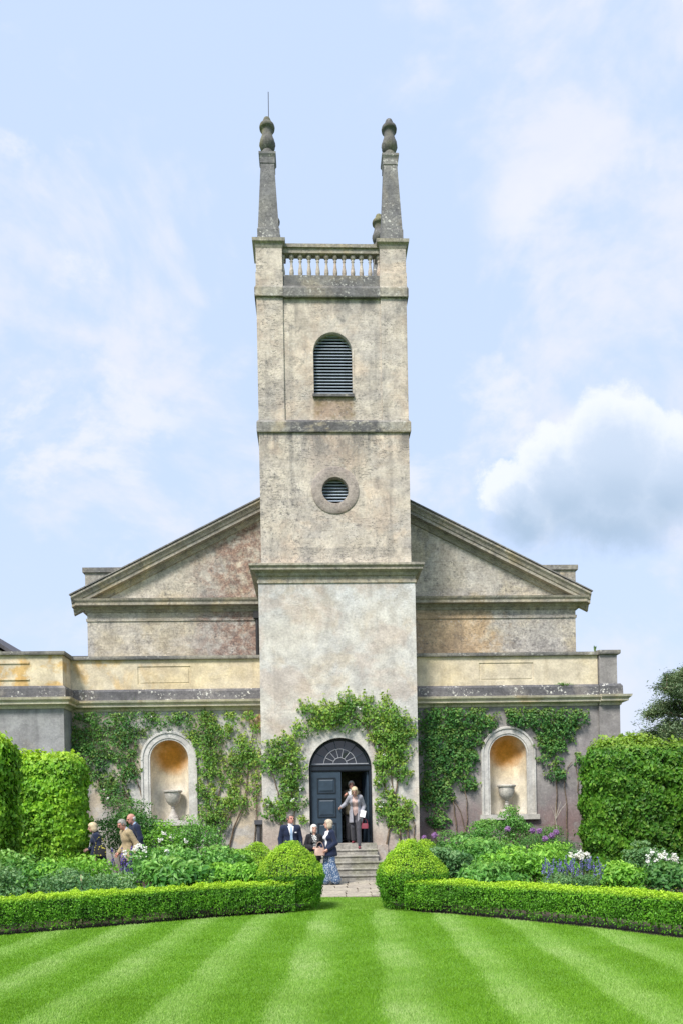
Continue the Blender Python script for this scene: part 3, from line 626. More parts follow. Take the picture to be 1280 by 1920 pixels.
# low wings either side, each with an arched niche
WY = 1.2
def wing(x0, x1, wallmat, ncx, px0, px1, side):
    w = MB().arch_wall(x0, x1, -0.05, 5.12, WY, WY+0.30, ncx, 0.58, 1.72, 3.58, 28).build('wing_wall', wallmat, church)
    MB().box(x0, x1, WY+0.9, WY+1.3, -0.05, 5.12).build('wing_inner_wall', wallmat, church)
    # concave niche: half cylinder and quarter dome
    R = 0.58; n = 24; vs = []; cols = 12
    rows = [(R, z) for z in np.linspace(1.72, 3.58, 8)]+[(R*cos(a), 3.58+R*sin(a)) for a in np.linspace(0, pi/2, 10)[1:]]
    for (r, z) in rows:
        for i in range(n+1): a = pi*i/n; vs.append((ncx-r*cos(a), WY+0.02+r*sin(a)*0.95, z))
    fs = [(j*(n+1)+i, j*(n+1)+i+1, (j+1)*(n+1)+i+1, (j+1)*(n+1)+i) for j in range(len(rows)-1) for i in range(n)]
    fl = [(ncx-R*cos(pi*i/n), WY-0.02+R*sin(pi*i/n)*0.98, 1.72) for i in range(n+1)]
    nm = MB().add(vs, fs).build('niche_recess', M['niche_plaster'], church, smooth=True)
    MB().add([(a, b, 1.725) for a, b, c in fl], [tuple(range(n+1))]).build('niche_floor', M['niche_stone'], nm)
    auto_smooth(MB().arch_sweep([(0.0,-0.05),(0.0,0.03),(0.05,0.03),(0.055,0.055),(0.20,0.055),(0.205,0.085),(0.26,0.085),(0.275,0.06),(0.275,-0.03)], ncx, 0.575, 1.72, 3.58, 28, WY).build('niche_surround', M['niche_stone'], church))
    MB().box(ncx-0.92, ncx+0.92, WY-0.14, WY-0.003, 1.56, 1.72).build('niche_sill', M['niche_stone'], church)
    MB().sweep([(-0.2,5.04),(0.03,5.04),(0.05,5.10),(0.10,5.13),(0.20,5.15),(0.20,5.21),(0.27,5.27),(0.29,5.33),(0.0,5.38),(-0.2,5.38)], [(x0, WY), (x1, WY)]).build('wing_cornice', M['trim_cream'], church)
    MB().sweep([(-0.3,5.36),(0.10,5.36),(0.09,5.62),(0.02,5.70),(-0.3,5.70)], [(x0, WY), (x1, WY)]).build('blocking_course', M['lichen_band'], church)
    # parapet with a sunk panel
    pz0, pz1 = 5.86, 6.40
    pm = MB().box(x0, px0, WY+0.02, WY+0.4, 5.69, 6.62).box(px1, x1, WY+0.02, WY+0.4, 5.69, 6.62).box(px0+.001, px1-.001, WY+0.021, WY+0.4, 5.69, pz0).box(px0+.001, px1-.001, WY+0.021, WY+0.4, pz1, 6.62)
    pm.box(px0, px1, WY+0.042, WY+0.38, pz0-0.01, pz1+0.01)
    par = pm.build('parapet', M['render_yellow'], church)
    MB().box(px0+0.06, px1-0.06, WY+0.030, WY+0.08, pz0+0.05, pz1-0.05).build('panel', M['render_yellow'], par)
    MB().sweep([(-0.45,6.60),(0.06,6.60),(0.07,6.64),(0.07,6.70),(-0.2,6.74),(-0.45,6.72)], [(x0, WY), (x1, WY)]).build('coping', M['coping'], par)
wing(-8.05, -2.26, M['wall_left'], -5.13, -6.04, -4.45, -1)
wing(2.26, 8.06, M['wall_right'], 5.21, 4.36, 6.05, 1)
MB().box(-15, 8.0, WY+1.31, NY-0.01, 5.2, 5.35).build('wing_roof', M['lead'], church)
# right-hand end pilaster with its own break in the cornice
ep = [(8.05, WY-0.09), (8.70, WY-0.09), (8.70, 12.0)]
MB().box(8.05, 8.70, WY-0.09, 12.0, -0.05, 5.10).build('end_pilaster', M['wall_right'], church)
MB().sweep([(-0.2,5.04),(0.03,5.04),(0.05,5.10),(0.10,5.13),(0.20,5.15),(0.20,5.21),(0.27,5.27),(0.29,5.335),(0.0,5.385),(-0.2,5.385)], ep).build('wing_cornice', M['trim_cream'], church)
MB().sweep([(-0.3,5.36),(0.08,5.36),(0.07,5.62),(0.02,5.70),(-0.3,5.70)], ep).build('blocking_course', M['lichen_band'], church)
MB().sweep([(-0.4,5.69),(0.0,5.69),(0.0,6.62),(-0.4,6.62)], [(8.09, WY-0.06), (8.64, WY-0.06), (8.64, 12.0)]).build('parapet', M['wall_right'], church)
MB().sweep([(-0.45,6.615),(0.08,6.615),(0.09,6.65),(0.09,6.73),(-0.2,6.77),(-0.45,6.74)], [(8.07, WY-0.06), (8.64, WY-0.06), (8.64, 12.0)]).build('coping', M['coping'], church)
# left-hand pavilion standing forward
PY = 0.42
lpv = [(-15, PY), (-8.02, PY), (-8.02, WY+0.2)]
MB().box(-15, -8.02, PY, 12.0, -0.05, 5.12).build('pavilion_wall', M['wall_pavilion'], church)
MB().sweep([(-0.2,5.04),(0.03,5.04),(0.05,5.10),(0.10,5.13),(0.20,5.15),(0.20,5.21),(0.27,5.27),(0.29,5.335),(0.0,5.385),(-0.2,5.385)], lpv).build('wing_cornice', M['trim_cream'], church)
MB().sweep([(-0.3,5.365),(0.09,5.365),(0.08,5.62),(0.02,5.705),(-0.3,5.705)], lpv).build('blocking_course', M['lichen_band'], church)
par = MB().sweep([(-0.4,5.69),(-0.02,5.69),(-0.02,6.62),(-0.4,6.62)], lpv).build('parapet', M['render_yellow'], church)
MB().sweep([(0,0),(0.03,0.0),(0.03,0.04),(0,0.04)], [(-12, PY+0.02), (-9.0, PY+0.02)]).build('panel_fillet', M['render_yellow'], par, (0, 0, 6.36))
MB().sweep([(0,0),(0.03,0.0),(0.03,0.04),(0,0.04)], [(-12, PY+0.02), (-9.0, PY+0.02)]).build('panel_fillet', M['render_yellow'], par, (0, 0, 5.88))
MB().sweep([(-0.45,6.605),(0.06,6.605),(0.07,6.645),(0.07,6.705),(-0.2,6.745),(-0.45,6.725)], lpv).build('coping', M['coping'], par)
MB().box(-13, -8.3, 5.2, 12, 5.5, 7.45).box(-13.2, -8.1, 5.0, 12, 7.451, 7.56).build('pavilion_lantern_roof', M['lead'], church)
MB().tube([(-2.46, WY-0.09, 0.0), (-2.46, WY-0.09, 1.55)], 0.055, 8).build('downpipe', M['lead'], church)
MB().box(-2.58, -2.34, WY-0.2, WY-0.01, 1.55, 1.68).build('hopper_head', M['lead'], church)

# doorway: frame, fanlight, closed left leaf, right leaf swung inwards
fr = auto_smooth(MB().arch_sweep([(0.0,-0.06),(0.0,0.03),(-0.035,0.045),(-0.07,0.03),(-0.07,-0.06)], 0.0, 0.909, 0.96, 3.12, 32, 0.20).build('door_frame', M['door_frame'], church))
MB().sweep([(-0.05,3.06),(0.03,3.06),(0.05,3.10),(0.05,3.20),(0.07,3.23),(0.07,3.26),(-0.05,3.27)], [(-0.88, 0.20), (0.88, 0.20)]).build('transom', M['door_frame'], fr)
FZ, FY = 3.27, 0.21
fan = MB().disc_ring(0, 0, 0, [(0.01,0),(0.012,0.0)], 6).build('fanlight', M['door_frame'], church, (0, FY, FZ))
R3 = 0.70
def sector(r0, r1, a0, a1, y, n=6):
    vs = [(r*cos(a0+(a1-a0)*i/n), y, r*sin(a0+(a1-a0)*i/n)) for r in (r0, r1) for i in range(n+1)]
    return MB().add(vs, [(i, i+1, n+2+i, n+1+i) for i in range(n)])
random.seed(5)
for i in range(7):
    a0, a1 = pi*i/7, pi*(i+1)/7
    for (r0, r1) in ((0.20, 0.47), (0.47, 0.86)):
        m = sector(r0+0.004, r1-0.004, a0+0.01, a1-0.01, 0.0)
        tilt = Matrix.Rotation(random.uniform(-.05, .05), 3, 'X') @ Matrix.Rotation(random.uniform(-.05, .05), 3, 'Z')
        m.v = [tuple(tilt @ Vector((p[0], p[1], p[2]*0.955))) for p in m.v]; m.build('pane', M['pane_glass'], fan, (0, 0.012, 0))
m = sector(0.02, 0.196, 0, pi, 0.0, 14); m.build('pane', M['pane_glass'], fan, (0, 0.012, 0))
for r, nm in ((0.20, 'inner'), (0.47, 'outer')):
    MB().tube([(r*cos(pi*i/20), 0, r*sin(pi*i/20)*0.955) for i in range(21)], 0.011, 6).build('glazing_bar', M['glazing_bar'], fan)
for i in range(1, 7):
    a = pi*i/7
    MB().tube([(0.20*cos(a), 0, 0.20*sin(a)*0.955), (0.47*cos(a), 0, 0.47*sin(a)*0.955)], 0.010, 6).build('glazing_bar', M['glazing_bar'], fan)
    MB().tube([(0.48*cos(a), 0, 0.48*sin(a)*0.955), (0.85*cos(a), 0, 0.85*sin(a)*0.955)], 0.010, 6).build('glazing_bar', M['door_paint'], fan)
MB().box(-0.84, 0.84, -0.02, 0.02, -0.001, 0.025).build('glazing_bar', M['glazing_bar'], fan)
def door_leaf(parent, x0, x1, y):
    w = x1-x0; b = MB().box(0, w, -0.03, 0.03, 0.97, 3.055).build('door_leaf', M['door_paint'], parent, (x0, y, 0))
    for (z0, z1) in ((2.42, 2.88), (1.72, 2.28), (1.10, 1.56)):
        f = MB(); a, c = 0.16, w-0.15
        f.sweep([(0.0,0.0),(0.025,0.0),(0.025,0.035),(0.0,0.035)], [(a, -0.031), (c, -0.031)])
        fr2 = MB()
        for (p, q, r, s_) in ((a, c, z1-0.03, z1), (a, c, z0, z0+0.03), (a, a+0.03, z0+0.031, z1-0.031), (c-0.03, c, z0+0.031, z1-0.031)): fr2.box(p, q, -0.052, -0.0305, r, s_)
        fr2.build('panel_moulding', M['door_frame'], b)
        MB().add([(a+0.05,-0.031,z0+0.05),(c-0.05,-0.031,z0+0.05),(c-0.05,-0.031,z1-0.05),(a+0.05,-0.031,z1-0.05),(a+0.09,-0.05,z0+0.09),(c-0.09,-0.05,z0+0.09),(c-0.09,-0.05,z1-0.09),(a+0.09,-0.05,z1-0.09)],
                 [(0,1,5,4),(1,2,6,5),(2,3,7,6),(3,0,4,7),(4,5,6,7)]).build('panel', M['door_paint'], b)
    MB().tube([(w-0.07, -0.05, 1.95), (w-0.07, -0.09, 1.95)], [0.012, 0.03], 8).build('door_knob', M['iron'], b)
    return b
door_leaf(church, -0.84, 0.015, 0.22)
rl = door_leaf(church, 0.0, 0.82, 0.0); rl.location = (0.80, 0.26, 0); rl.rotation_euler.z = radians(97)

# steps up to the door
stp = MB().box(-0.98, 0.98, -0.39, 0.19, 0.80, 0.958).build('threshold_step', M['step_stone'], church)
random.seed(11)
for i in range(5):
    z1 = 0.16*(i+1); yf = -1.9+0.30*i; hw = 1.22 if i < 3 else 0.97
    p = [(-hw, yf), (hw, yf)]
    mbb = MB().box(-hw, hw, yf, -0.002 if i == 4 else 0.0-0.004*(5-i), z1-0.16, z1-0.045)
    mbb.sweep([(-1.6+0.3*i-0.01,z1-0.045),(0.018,z1-0.045),(0.028,z1-0.03),(0.028,z1-0.012),(0.018,z1-0.001),(-1.6+0.3*i-0.01,z1)], [(-hw-0.02, yf), (hw+0.02, yf)])
    mbb.build('step', M['step_stone'], church)
for sx in (-1, 1):
    MB().box(min(sx*0.99, sx*1.30), max(sx*0.99, sx*1.30), -0.42, -0.006, 0.0, 0.90).build('step_cheek', M['render_tower_low'], church)

# urns standing in the niches
UPR = [(0.16,0.0),(0.16,0.05),(0.15,0.06),(0.10,0.13),(0.065,0.22),(0.055,0.30),(0.075,0.32),(0.055,0.34),(0.06,0.37),(0.13,0.42),(0.20,0.52),(0.235,0.64),(0.245,0.72),(0.25,0.78),(0.285,0.80),(0.29,0.84),(0.26,0.86),(0.20,0.85),(0.17,0.70)]
def niche_urn(x, label):
    u_ = empty('urn', (x, WY+0.22, 1.725), label, 'urn', 'stone urns in the wall niches')
    MB().box(-0.18, 0.18, -0.18, 0.18, 0.0, 0.06).build('plinth', M['urn_pale'], u_)
    auto_smooth(MB().lathe(UPR[:9], (0, 0, 0.06), 28).build('foot', M['urn_pale'], u_), 50)
    auto_smooth(MB().lathe([(0.03,0.36)]+UPR[8:], (0, 0, 0.06), 40, lambda a, j: 1+(0.035*abs(cos(a*10)) if j in (2, 3, 4) else 0)).build('bowl', M['urn_pale'], u_), 50)
niche_urn(-5.08, 'pale stone urn on a spreading foot in the left niche')
niche_urn(5.20, 'pale stone urn in the right niche, foot hidden by a shrub')

# a neighbouring house, only its roof edge showing beyond the left pavilion
hs = empty('house', (-17.5, 12, 0), 'house behind, dark slate roof edge showing over the far left parapet', 'house')
gable(-3.6, 3.6, 0, 9.05, 11.5, 0.0, 12.0).build('wall', M['house_wall'], hs)
MB().add([(-3.95,-0.3,8.95),(0,-0.3,11.62),(0,12.3,11.62),(-3.95,12.3,8.95),(3.95,-0.3,8.95),(3.95,12.3,8.95),
          (-3.95,-0.3,9.13),(0,-0.3,11.80),(0,12.3,11.80),(-3.95,12.3,9.13),(3.95,-0.3,9.13),(3.95,12.3,9.13)],
         [(0,3,2,1),(1,2,5,4),(6,7,8,9),(7,10,11,8),(0,1,7,6),(1,4,10,7),(0,6,9,3),(4,5,11,10),(3,9,8,2),(2,8,11,5)]).build('roof', M['slate'], hs)

# ------------------------------------------------------------------ foliage
def leaf_mesh(name, P, N, size, mat, t=None, aspect=0.55, droop=0.25, spread=0.55, fold=0.22, seed=1, vbias=None, up=None):
    """one folded diamond (two triangles) per leaf, roughly facing N, tip hanging by droop"""
    r = np.random.default_rng(seed); n = len(P)
    size = np.broadcast_to(size, (n,))*r.uniform(0.5, 1.4, n)
    N = unit(N+r.normal(0, spread, (n, 3)))
    d = r.normal(0, 1, (n, 3)); d[:, 2] -= droop*2.2
    if up is not None: d = d*0.35+up
    d = unit(d-(d*N).sum(1, keepdims=True)*N); w = np.cross(N, d)
    L = size[:, None]; a = (aspect*0.5)
    b = P-d*L*0.5; tip = P+d*L*0.5-N*L*0.10; mid = P-d*L*0.06
    l = mid+w*L*a+N*L*fold*0.5; rr = mid-w*L*a+N*L*fold*0.5
    V = np.stack([b, l, tip, rr], 1).reshape(-1, 3); i = np.arange(n)*4
    F = np.stack([np.stack([i, i+2, i+1], 1), np.stack([i, i+3, i+2], 1)], 1).reshape(-1, 3)
    v = r.random(n) if vbias is None else np.clip(vbias+r.normal(0, 0.22, n), 0, 1)
    t = np.zeros(n) if t is None else t
    return raw_mesh(name, V, F, mat, {'v': np.repeat(v, 2), 't': np.repeat(t, 2)})
def spline(pts, n):
    P = np.array(pts, float); d = np.r_[0, np.cumsum(np.linalg.norm(np.diff(P, axis=0), axis=1))]; s = np.linspace(0, d[-1], n)
    out = []
    for q in s:
        i = min(max(np.searchsorted(d, q)-1, 0), len(P)-2); u_ = (q-d[i])/(d[i+1]-d[i])
        p0, p1, p2, p3 = P[max(i-1, 0)], P[i], P[i+1], P[min(i+2, len(P)-1)]
        out.append(0.5*((2*p1)+(-p0+p2)*u_+(2*p0-5*p1+4*p2-p3)*u_**2+(-p0+3*p1-3*p2+p3)*u_**3))
    return np.array(out)

def box_hedge(pts, label, seed, H=0.54, T=0.46):
    """low clipped hedge; pts = plan of its front foot, bed lies on the left-hand side of travel (+y)"""
    r = np.random.default_rng(seed); C = spline(pts, 120)
    tg = unit(np.gradient(C, axis=0)); nrm = np.stack([-tg[:, 1], tg[:, 0]], 1)
    if nrm[:, 1].mean() < 0: nrm = -nrm
    per = [(0.02, 0.04, -1, -0.3), (-0.01, 0.30, -1, 0), (0.0, H-0.05, -1, 0.2), (0.05, H, -0.3, 1), (T*0.5, H+0.015, 0, 1), (T-0.05, H, 0.3, 1), (T, H-0.05, 1, 0.2), (T, 0.05, 1, 0)]
    per = np.array(per); seg = np.r_[0, np.cumsum(np.linalg.norm(np.diff(per[:, :2], axis=0), axis=1))]
    length = np.linalg.norm(np.diff(C, axis=0), axis=1).sum(); n = int(length*seg[-1]*6000)
    s = r.uniform(0, 119, n); u_ = r.uniform(0, seg[-1]*0.80, n)
    i = np.minimum(s.astype(int), 118); fr = (s-i)[:, None]
    c = C[i]*(1-fr)+C[i+1]*fr; nn = nrm[i]
    pr = np.stack([np.interp(u_, seg, per[:, k]) for k in range(4)], 1)
    P = np.concatenate([c+nn*pr[:, :1], pr[:, 1:2]], 1); N = unit(np.concatenate([nn*pr[:, 2:3], pr[:, 3:4]], 1))
    bump = 0.026*vnoise(P, 5, seed)+0.018*vnoise(P, 18, seed+1)+np.where(r.random(n) < 0.03, r.uniform(0.0, 0.06, n), 0); P += N*(bump+r.uniform(-0.075, 0.018, n))[:, None]
    thin = ((P[:, 2] < 0.16) & (r.random(n) < 0.55)) | ((vnoise(P, 8, seed+11) > 0.62) & (r.random(n) < 0.6) & (P[:, 2] < H-0.06)); k = ~thin
    P, N = P[k], N[k]
    h = np.clip((P[:, 2]-(H-0.07))/0.07, 0, 1); t = np.clip(h*0.75+r.normal(0, .15, len(P)), 0, 1)*(h > 0.05)
    vb = 0.42+0.30*vnoise(P, 9, seed+3)+0.18*vnoise(P, 2.2, seed+4)
    o = empty('box_hedge', (C[0][0], C[0][1], 0), label, 'hedge', 'low box hedges edging the lawn'); off = np.array([C[0][0], C[0][1], 0])
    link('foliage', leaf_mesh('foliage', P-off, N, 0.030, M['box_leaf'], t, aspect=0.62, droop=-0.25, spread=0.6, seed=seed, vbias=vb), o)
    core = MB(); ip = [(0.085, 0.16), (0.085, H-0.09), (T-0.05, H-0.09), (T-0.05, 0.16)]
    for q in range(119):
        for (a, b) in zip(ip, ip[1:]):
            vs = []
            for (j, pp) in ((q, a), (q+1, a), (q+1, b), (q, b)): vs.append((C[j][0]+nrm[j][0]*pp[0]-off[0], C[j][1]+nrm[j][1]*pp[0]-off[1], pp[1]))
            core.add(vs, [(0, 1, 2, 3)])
    core.build('shade_core', M['hedge_core'], o)  # solid dark core, painted shade so the gaps between leaves look deep
    st = MB(); tt = 0
    while tt < 119:
        p = C[int(tt)]+nrm[int(tt)]*T*0.45; st.tube([(p[0]-off[0], p[1]-off[1], 0), (p[0]-off[0]+r.normal(0, .03), p[1]-off[1], 0.25)], 0.014, 5); tt += r.uniform(1.5, 3)
    st.build('stems', M['bark'], o)
box_hedge(HL[:-1]+[(-1.15, -8.86)], 'low clipped box hedge curving away left from the left topiary', 21)
box_hedge([(0.75, -9.0)]+HR, 'low clipped box hedge curving away right from the right topiary', 22)

def topiary(c, prof, label, seed, dens=6000, sq=0.0, group='clipped box topiary beside the path'):
    r = np.random.default_rng(seed); prof = np.array(prof); seg = np.r_[0, np.cumsum(np.linalg.norm(np.diff(prof, axis=0), axis=1))]
    area = sum(pi*(a[0]+b[0])*np.linalg.norm(b-a) for a, b in zip(prof, prof[1:])); n = int(area*dens*1.6)
    u_ = r.uniform(0, seg[-1], n); R = np.interp(u_, seg, prof[:, 0]); k = r.random(n) < R/prof[:, 0].max(); u_ = u_[k]; n = len(u_)
    R = np.interp(u_, seg, prof[:, 0]); Z = np.interp(u_, seg, prof[:, 1])
    i = np.clip(np.searchsorted(seg, u_)-1, 0, len(prof)-2); dv = prof[i+1]-prof[i]; dv = dv/np.linalg.norm(dv, axis=1, keepdims=True)
    a = r.uniform(0, 2*pi, n); pw = 2+sq*14; sqf = (1-0.35*sq)*(np.abs(np.cos(a+AX))**pw+np.abs(np.sin(a+AX))**pw)**(-1/pw)
    P = np.stack([R*sqf*np.cos(a), R*sqf*np.sin(a), Z], 1); N = unit(np.stack([dv[:, 1]*np.cos(a), dv[:, 1]*np.sin(a), -dv[:, 0]], 1))
    P += N*(0.034*vnoise(P, 4.5, seed)+0.022*vnoise(P, 15, seed+1)+np.where(r.random(n) < 0.03, r.uniform(0.0, 0.06, n), 0)+r.uniform(-0.075, 0.018, n))[:, None]
    kk = ((P[:, 2] > 0.14) | (r.random(n) < 0.45)) & ~((vnoise(P, 8, seed+11) > 0.68) & (r.random(n) < 0.55) & (P[:, 2] < 0.62)); P, N = P[kk], N[kk]; n = len(P)
    t = np.clip((N[:, 2]-0.10)*0.85+0.25*vnoise(P, 5, seed+8)*(N[:, 2] > 0.2)+r.normal(0, .18, n), 0, 0.85)
    vb = 0.40+0.26*vnoise(P, 8, seed+3)+0.15*vnoise(P, 2.5, seed+4)
    o = empty('topiary', (c[0], c[1], 0), label, 'topiary', group)
    link('foliage', leaf_mesh('foliage', P, N, 0.030, M['box_leaf'], t, aspect=0.62, droop=-0.3, spread=0.6, seed=seed, vbias=vb), o)
    MB().lathe([(max(a-0.095, 0.01), z-(0.08 if q else -0.12)) for q, (a, z) in enumerate(prof)], n=24).build('shade_core', M['hedge_core'], o)  # dark solid filling, shade painted behind the clipped leaves
TP = [(0.52, 0.03), (0.575, 0.30), (0.635, 0.56), (0.645, 0.65), (0.60, 0.735), (0.485, 0.89), (0.345, 1.05), (0.21, 1.17), (0.09, 1.235), (0.01, 1.25)]
topiary((-1.25, -8.20), TP, 'clipped box topiary, drum with pointed top, left of the path', 31, sq=0.10)
topiary((0.95, -8.42), TP, 'clipped box topiary, drum with pointed top, right of the path', 32, sq=0.10)
topiary((-2.15, -4.3), [(0.42, 0.03), (0.5, 0.4), (0.52, 0.62), (0.42, 0.78), (0.25, 1.0), (0.10, 1.15), (0.01, 1.18)], 'small pointed box topiary half hidden behind the left one', 33, 4500)
topiary((1.75, -4.6), [(0.42, 0.03), (0.5, 0.4), (0.52, 0.62), (0.42, 0.78), (0.25, 1.0), (0.10, 1.12), (0.01, 1.14)], 'pointed box topiary behind the right one, nearly hidden', 34, 3500)

def tall_hedge(x0, x1, y0, y1, H, label, mat, seed, rnd=0.5, name='beech_hedge'):
    """clipped beech hedge block with softly rounded shoulders; leaves laid like shingles"""
    r = np.random.default_rng(seed); faces = [((x0, x1), y0, 'f'), ((y0, y1), x0, 'l'), ((y0, y1), x1, 'r'), (None, H, 't')]
    Ps, Ns = [], []
    for rg, c, k in faces:
        if k == 'f': ar = (x1-x0)*H
        elif k == 't': ar = (x1-x0)*(y1-y0)
        else: ar = (y1-y0)*H
        n = int(ar*1500*(1.25 if k == 'f' else 1.0)); z = r.uniform(0.1, H, n)
        if k == 'f': P = np.stack([r.uniform(x0, x1, n), np.full(n, y0), z], 1); N = np.tile([0, -1., 0.15], (n, 1))
        elif k == 't': P = np.stack([r.uniform(x0, x1, n), r.uniform(y0, y1, n), np.full(n, H)], 1); N = np.tile([0, 0, 1.], (n, 1))
        else: P = np.stack([np.full(n, c), r.uniform(y0, y1, n), z], 1); N = np.tile([1. if k == 'r' else -1., 0, 0.15], (n, 1))
        Ps.append(P); Ns.append(N)
    P = np.concatenate(Ps); N = np.concatenate(Ns); n = len(P)
    # round the shoulders
    cx, cy = (x0+x1)/2, (y0+y1)/2
    lo = np.array([x0+rnd, y0+rnd, 0]); hi = np.array([x1-rnd, y1-rnd, H-rnd]); q = np.clip(P, np.minimum(lo, hi), np.maximum(lo, hi)); q[:, 2] = np.minimum(P[:, 2], H-rnd)
    dv = P-q; ln = np.linalg.norm(dv, axis=1, keepdims=True); edge = ln > rnd*1.001
    P = np.where(edge, q+dv/np.maximum(ln, 1e-6)*rnd, P); N = np.where(edge, unit(dv), N)
    P += N*(0.11*vnoise(P, 2.0, seed)+0.07*vnoise(P, 6, seed+1)+np.where(r.random(n) < 0.03, r.uniform(0, 0.14, n), 0)+r.uniform(-0.19, 0.05, n))[:, None]
    tp_ = np.clip((P[:, 2]-(H-0.28))/0.28, 0, 1); t = np.clip(tp_*0.55+r.normal(0.02, .12, n), 0, 0.8)
    sh = (P[:, 2] > H-0.1) & (r.random(n) < 0.5); P[sh, 2] += r.uniform(0, 0.14, sh.sum())
    kk = ~((vnoise(P, 4.2, seed+11) > 0.70) & (r.random(n) < 0.6)); P, N, t = P[kk], N[kk], t[kk]; n = len(P)
    vb = 0.42+0.36*vnoise(P, 5, seed+3)+0.22*vnoise(P, 1.2, seed+4)
    off = np.array([cx, cy, 0]); o = empty(name, (cx, cy, 0), label, 'hedge', 'tall clipped hedges at the sides')
    link('foliage', leaf_mesh('foliage', P-off, N, 0.105, mat, t, aspect=0.66, droop=0.55, spread=0.38, seed=seed, vbias=vb), o)
    MB().box(x0-cx+0.22, x1-cx-0.22, y0-cy+0.22, y1-cy-0.22, 0.05, H-0.22).build('block_shade_core', M['hedge_core'], o)  # plain dark box, painted shade showing through thin places in the leaves
tall_hedge(-11.5, -6.72, -2.4, -1.2, 3.44, 'tall bright green clipped hedge block before the grey left wall', M['beech_leaf'], 41)
tall_hedge(-11.5, -7.33, -6.2, -4.8, 3.52, 'nearer bright green hedge block cut by the left edge of the photo', M['beech_leaf'], 42)
tall_hedge(6.50, 12.0, -2.6, -1.2, 3.58, 'tall dark green clipped hedge with coppery tips before the right wall', M['beech_leaf_dark'], 43, rnd=0.62)
tall_hedge(7.58, 12.0, -6.2, -4.8, 3.48, 'nearer hedge block just showing at the right edge of the photo', M['beech_leaf_dark'], 44)

# ---- climbers trained on the walls
C1=[(-7.64,4.72,0.36),(-7.16,4.79,0.36),(-6.60,4.55,0.41),(-6.12,4.78,0.36),(-5.64,4.74,0.21),(-7.81,4.16,0.24),(-7.25,4.07,0.46),(-7.50,3.67,0.41),(-7.73,3.92,0.29),(-6.61,3.90,0.36),(-6.29,4.22,0.29),(-6.38,3.49,0.33),(-6.47,3.17,0.24),(-6.23,3.09,0.20),(-7.35,3.10,0.20),(-7.03,2.94,0.16),(-6.80,2.53,0.29),(-6.64,2.69,0.24),(-7.04,2.61,0.20),(-6.27,5.14,0.15),(-7.10,3.50,0.23),(-5.37,4.66,0.18),(-5.05,4.67,0.18),(-4.68,4.73,0.18),(-4.83,4.88,0.11)]
C2=[(-4.19,4.67,0.33),(-3.96,4.43,0.36),(-4.16,4.03,0.24),(-3.88,3.94,0.36),(-3.47,4.34,0.23),(-3.14,4.74,0.20),(-2.66,4.82,0.16),(-4.00,3.54,0.33),(-3.82,3.13,0.26),(-2.92,3.93,0.26),(-2.76,3.76,0.29),(-2.84,3.44,0.29),(-3.17,3.36,0.23),(-3.34,2.96,0.26),(-3.90,3.29,0.26),(-2.55,3.52,0.20),(-3.19,2.39,0.23),(-3.03,2.14,0.21),(-3.43,2.15,0.16),(-3.99,2.40,0.26),(-3.84,1.99,0.33),(-3.68,1.59,0.29),(-4.08,1.76,0.23),(-4.15,2.65,0.16),(-2.50,4.41,0.13),(-2.50,2.95,0.11),(-2.57,2.62,0.15),(-2.62,2.22,0.13),(-4.03,5.03,0.15)]
C3=[(-2.09,3.41,0.22),(-1.89,3.80,0.19),(-1.82,3.49,0.22),(-1.97,3.18,0.22),(-1.50,3.87,0.19),(-1.35,3.48,0.22),(-1.44,3.09,0.31),(-1.36,2.86,0.28),(-1.52,2.63,0.22),(-1.38,2.24,0.28),(-1.61,2.17,0.22),(-1.77,1.94,0.19),(-2.08,1.87,0.19),(-1.69,1.71,0.12),(-2.12,2.18,0.09),(-1.08,1.62,0.09),(-1.11,4.25,0.19),(-0.72,4.32,0.17),(-0.41,4.39,0.17),(-0.94,4.79,0.19),(-0.56,4.67,0.19),(-0.25,4.70,0.22)]
C4=[(0.22,5.08,0.22),(0.37,4.85,0.28),(0.06,4.70,0.25),(-0.17,4.51,0.19),(0.21,4.42,0.20),(0.60,4.46,0.19),(0.84,4.92,0.22),(0.99,4.61,0.25),(1.38,4.76,0.28),(1.61,4.52,0.28),(1.84,4.36,0.22),(1.29,4.22,0.28),(1.52,3.98,0.28),(1.76,4.05,0.25),(1.21,3.83,0.19),(1.60,3.75,0.25),(1.83,3.59,0.22),(1.12,3.29,0.15),(1.25,3.28,0.19),(1.66,3.12,0.25),(1.82,2.89,0.19),(1.19,2.90,0.19),(1.44,3.44,0.22),(1.11,2.67,0.12),(1.34,2.20,0.25),(1.57,1.96,0.28),(1.41,1.73,0.25),(1.79,1.65,0.22),(2.00,2.03,0.12),(1.17,1.89,0.15),(1.63,1.42,0.19),(0.95,4.10,0.12),(2.07,4.05,0.12)]
C5=[(2.73,4.66,0.29),(3.22,4.66,0.36),(3.72,4.65,0.33),(4.21,4.64,0.29),(4.54,4.48,0.23),(2.75,4.09,0.33),(3.21,4.00,0.39),(3.79,4.08,0.36),(4.12,4.07,0.26),(2.87,3.52,0.36),(3.37,3.51,0.36),(3.86,3.50,0.29),(4.11,3.50,0.15),(2.94,2.94,0.33),(3.44,3.18,0.26),(3.85,3.17,0.23),(2.77,2.53,0.23),(3.18,2.53,0.23),(3.09,2.20,0.23),(2.65,2.21,0.15),(2.92,1.71,0.23),(3.08,1.55,0.20),(3.93,2.76,0.20),(4.01,2.60,0.13),(3.52,2.85,0.16),(2.90,4.91,0.20),(3.56,4.90,0.16)]
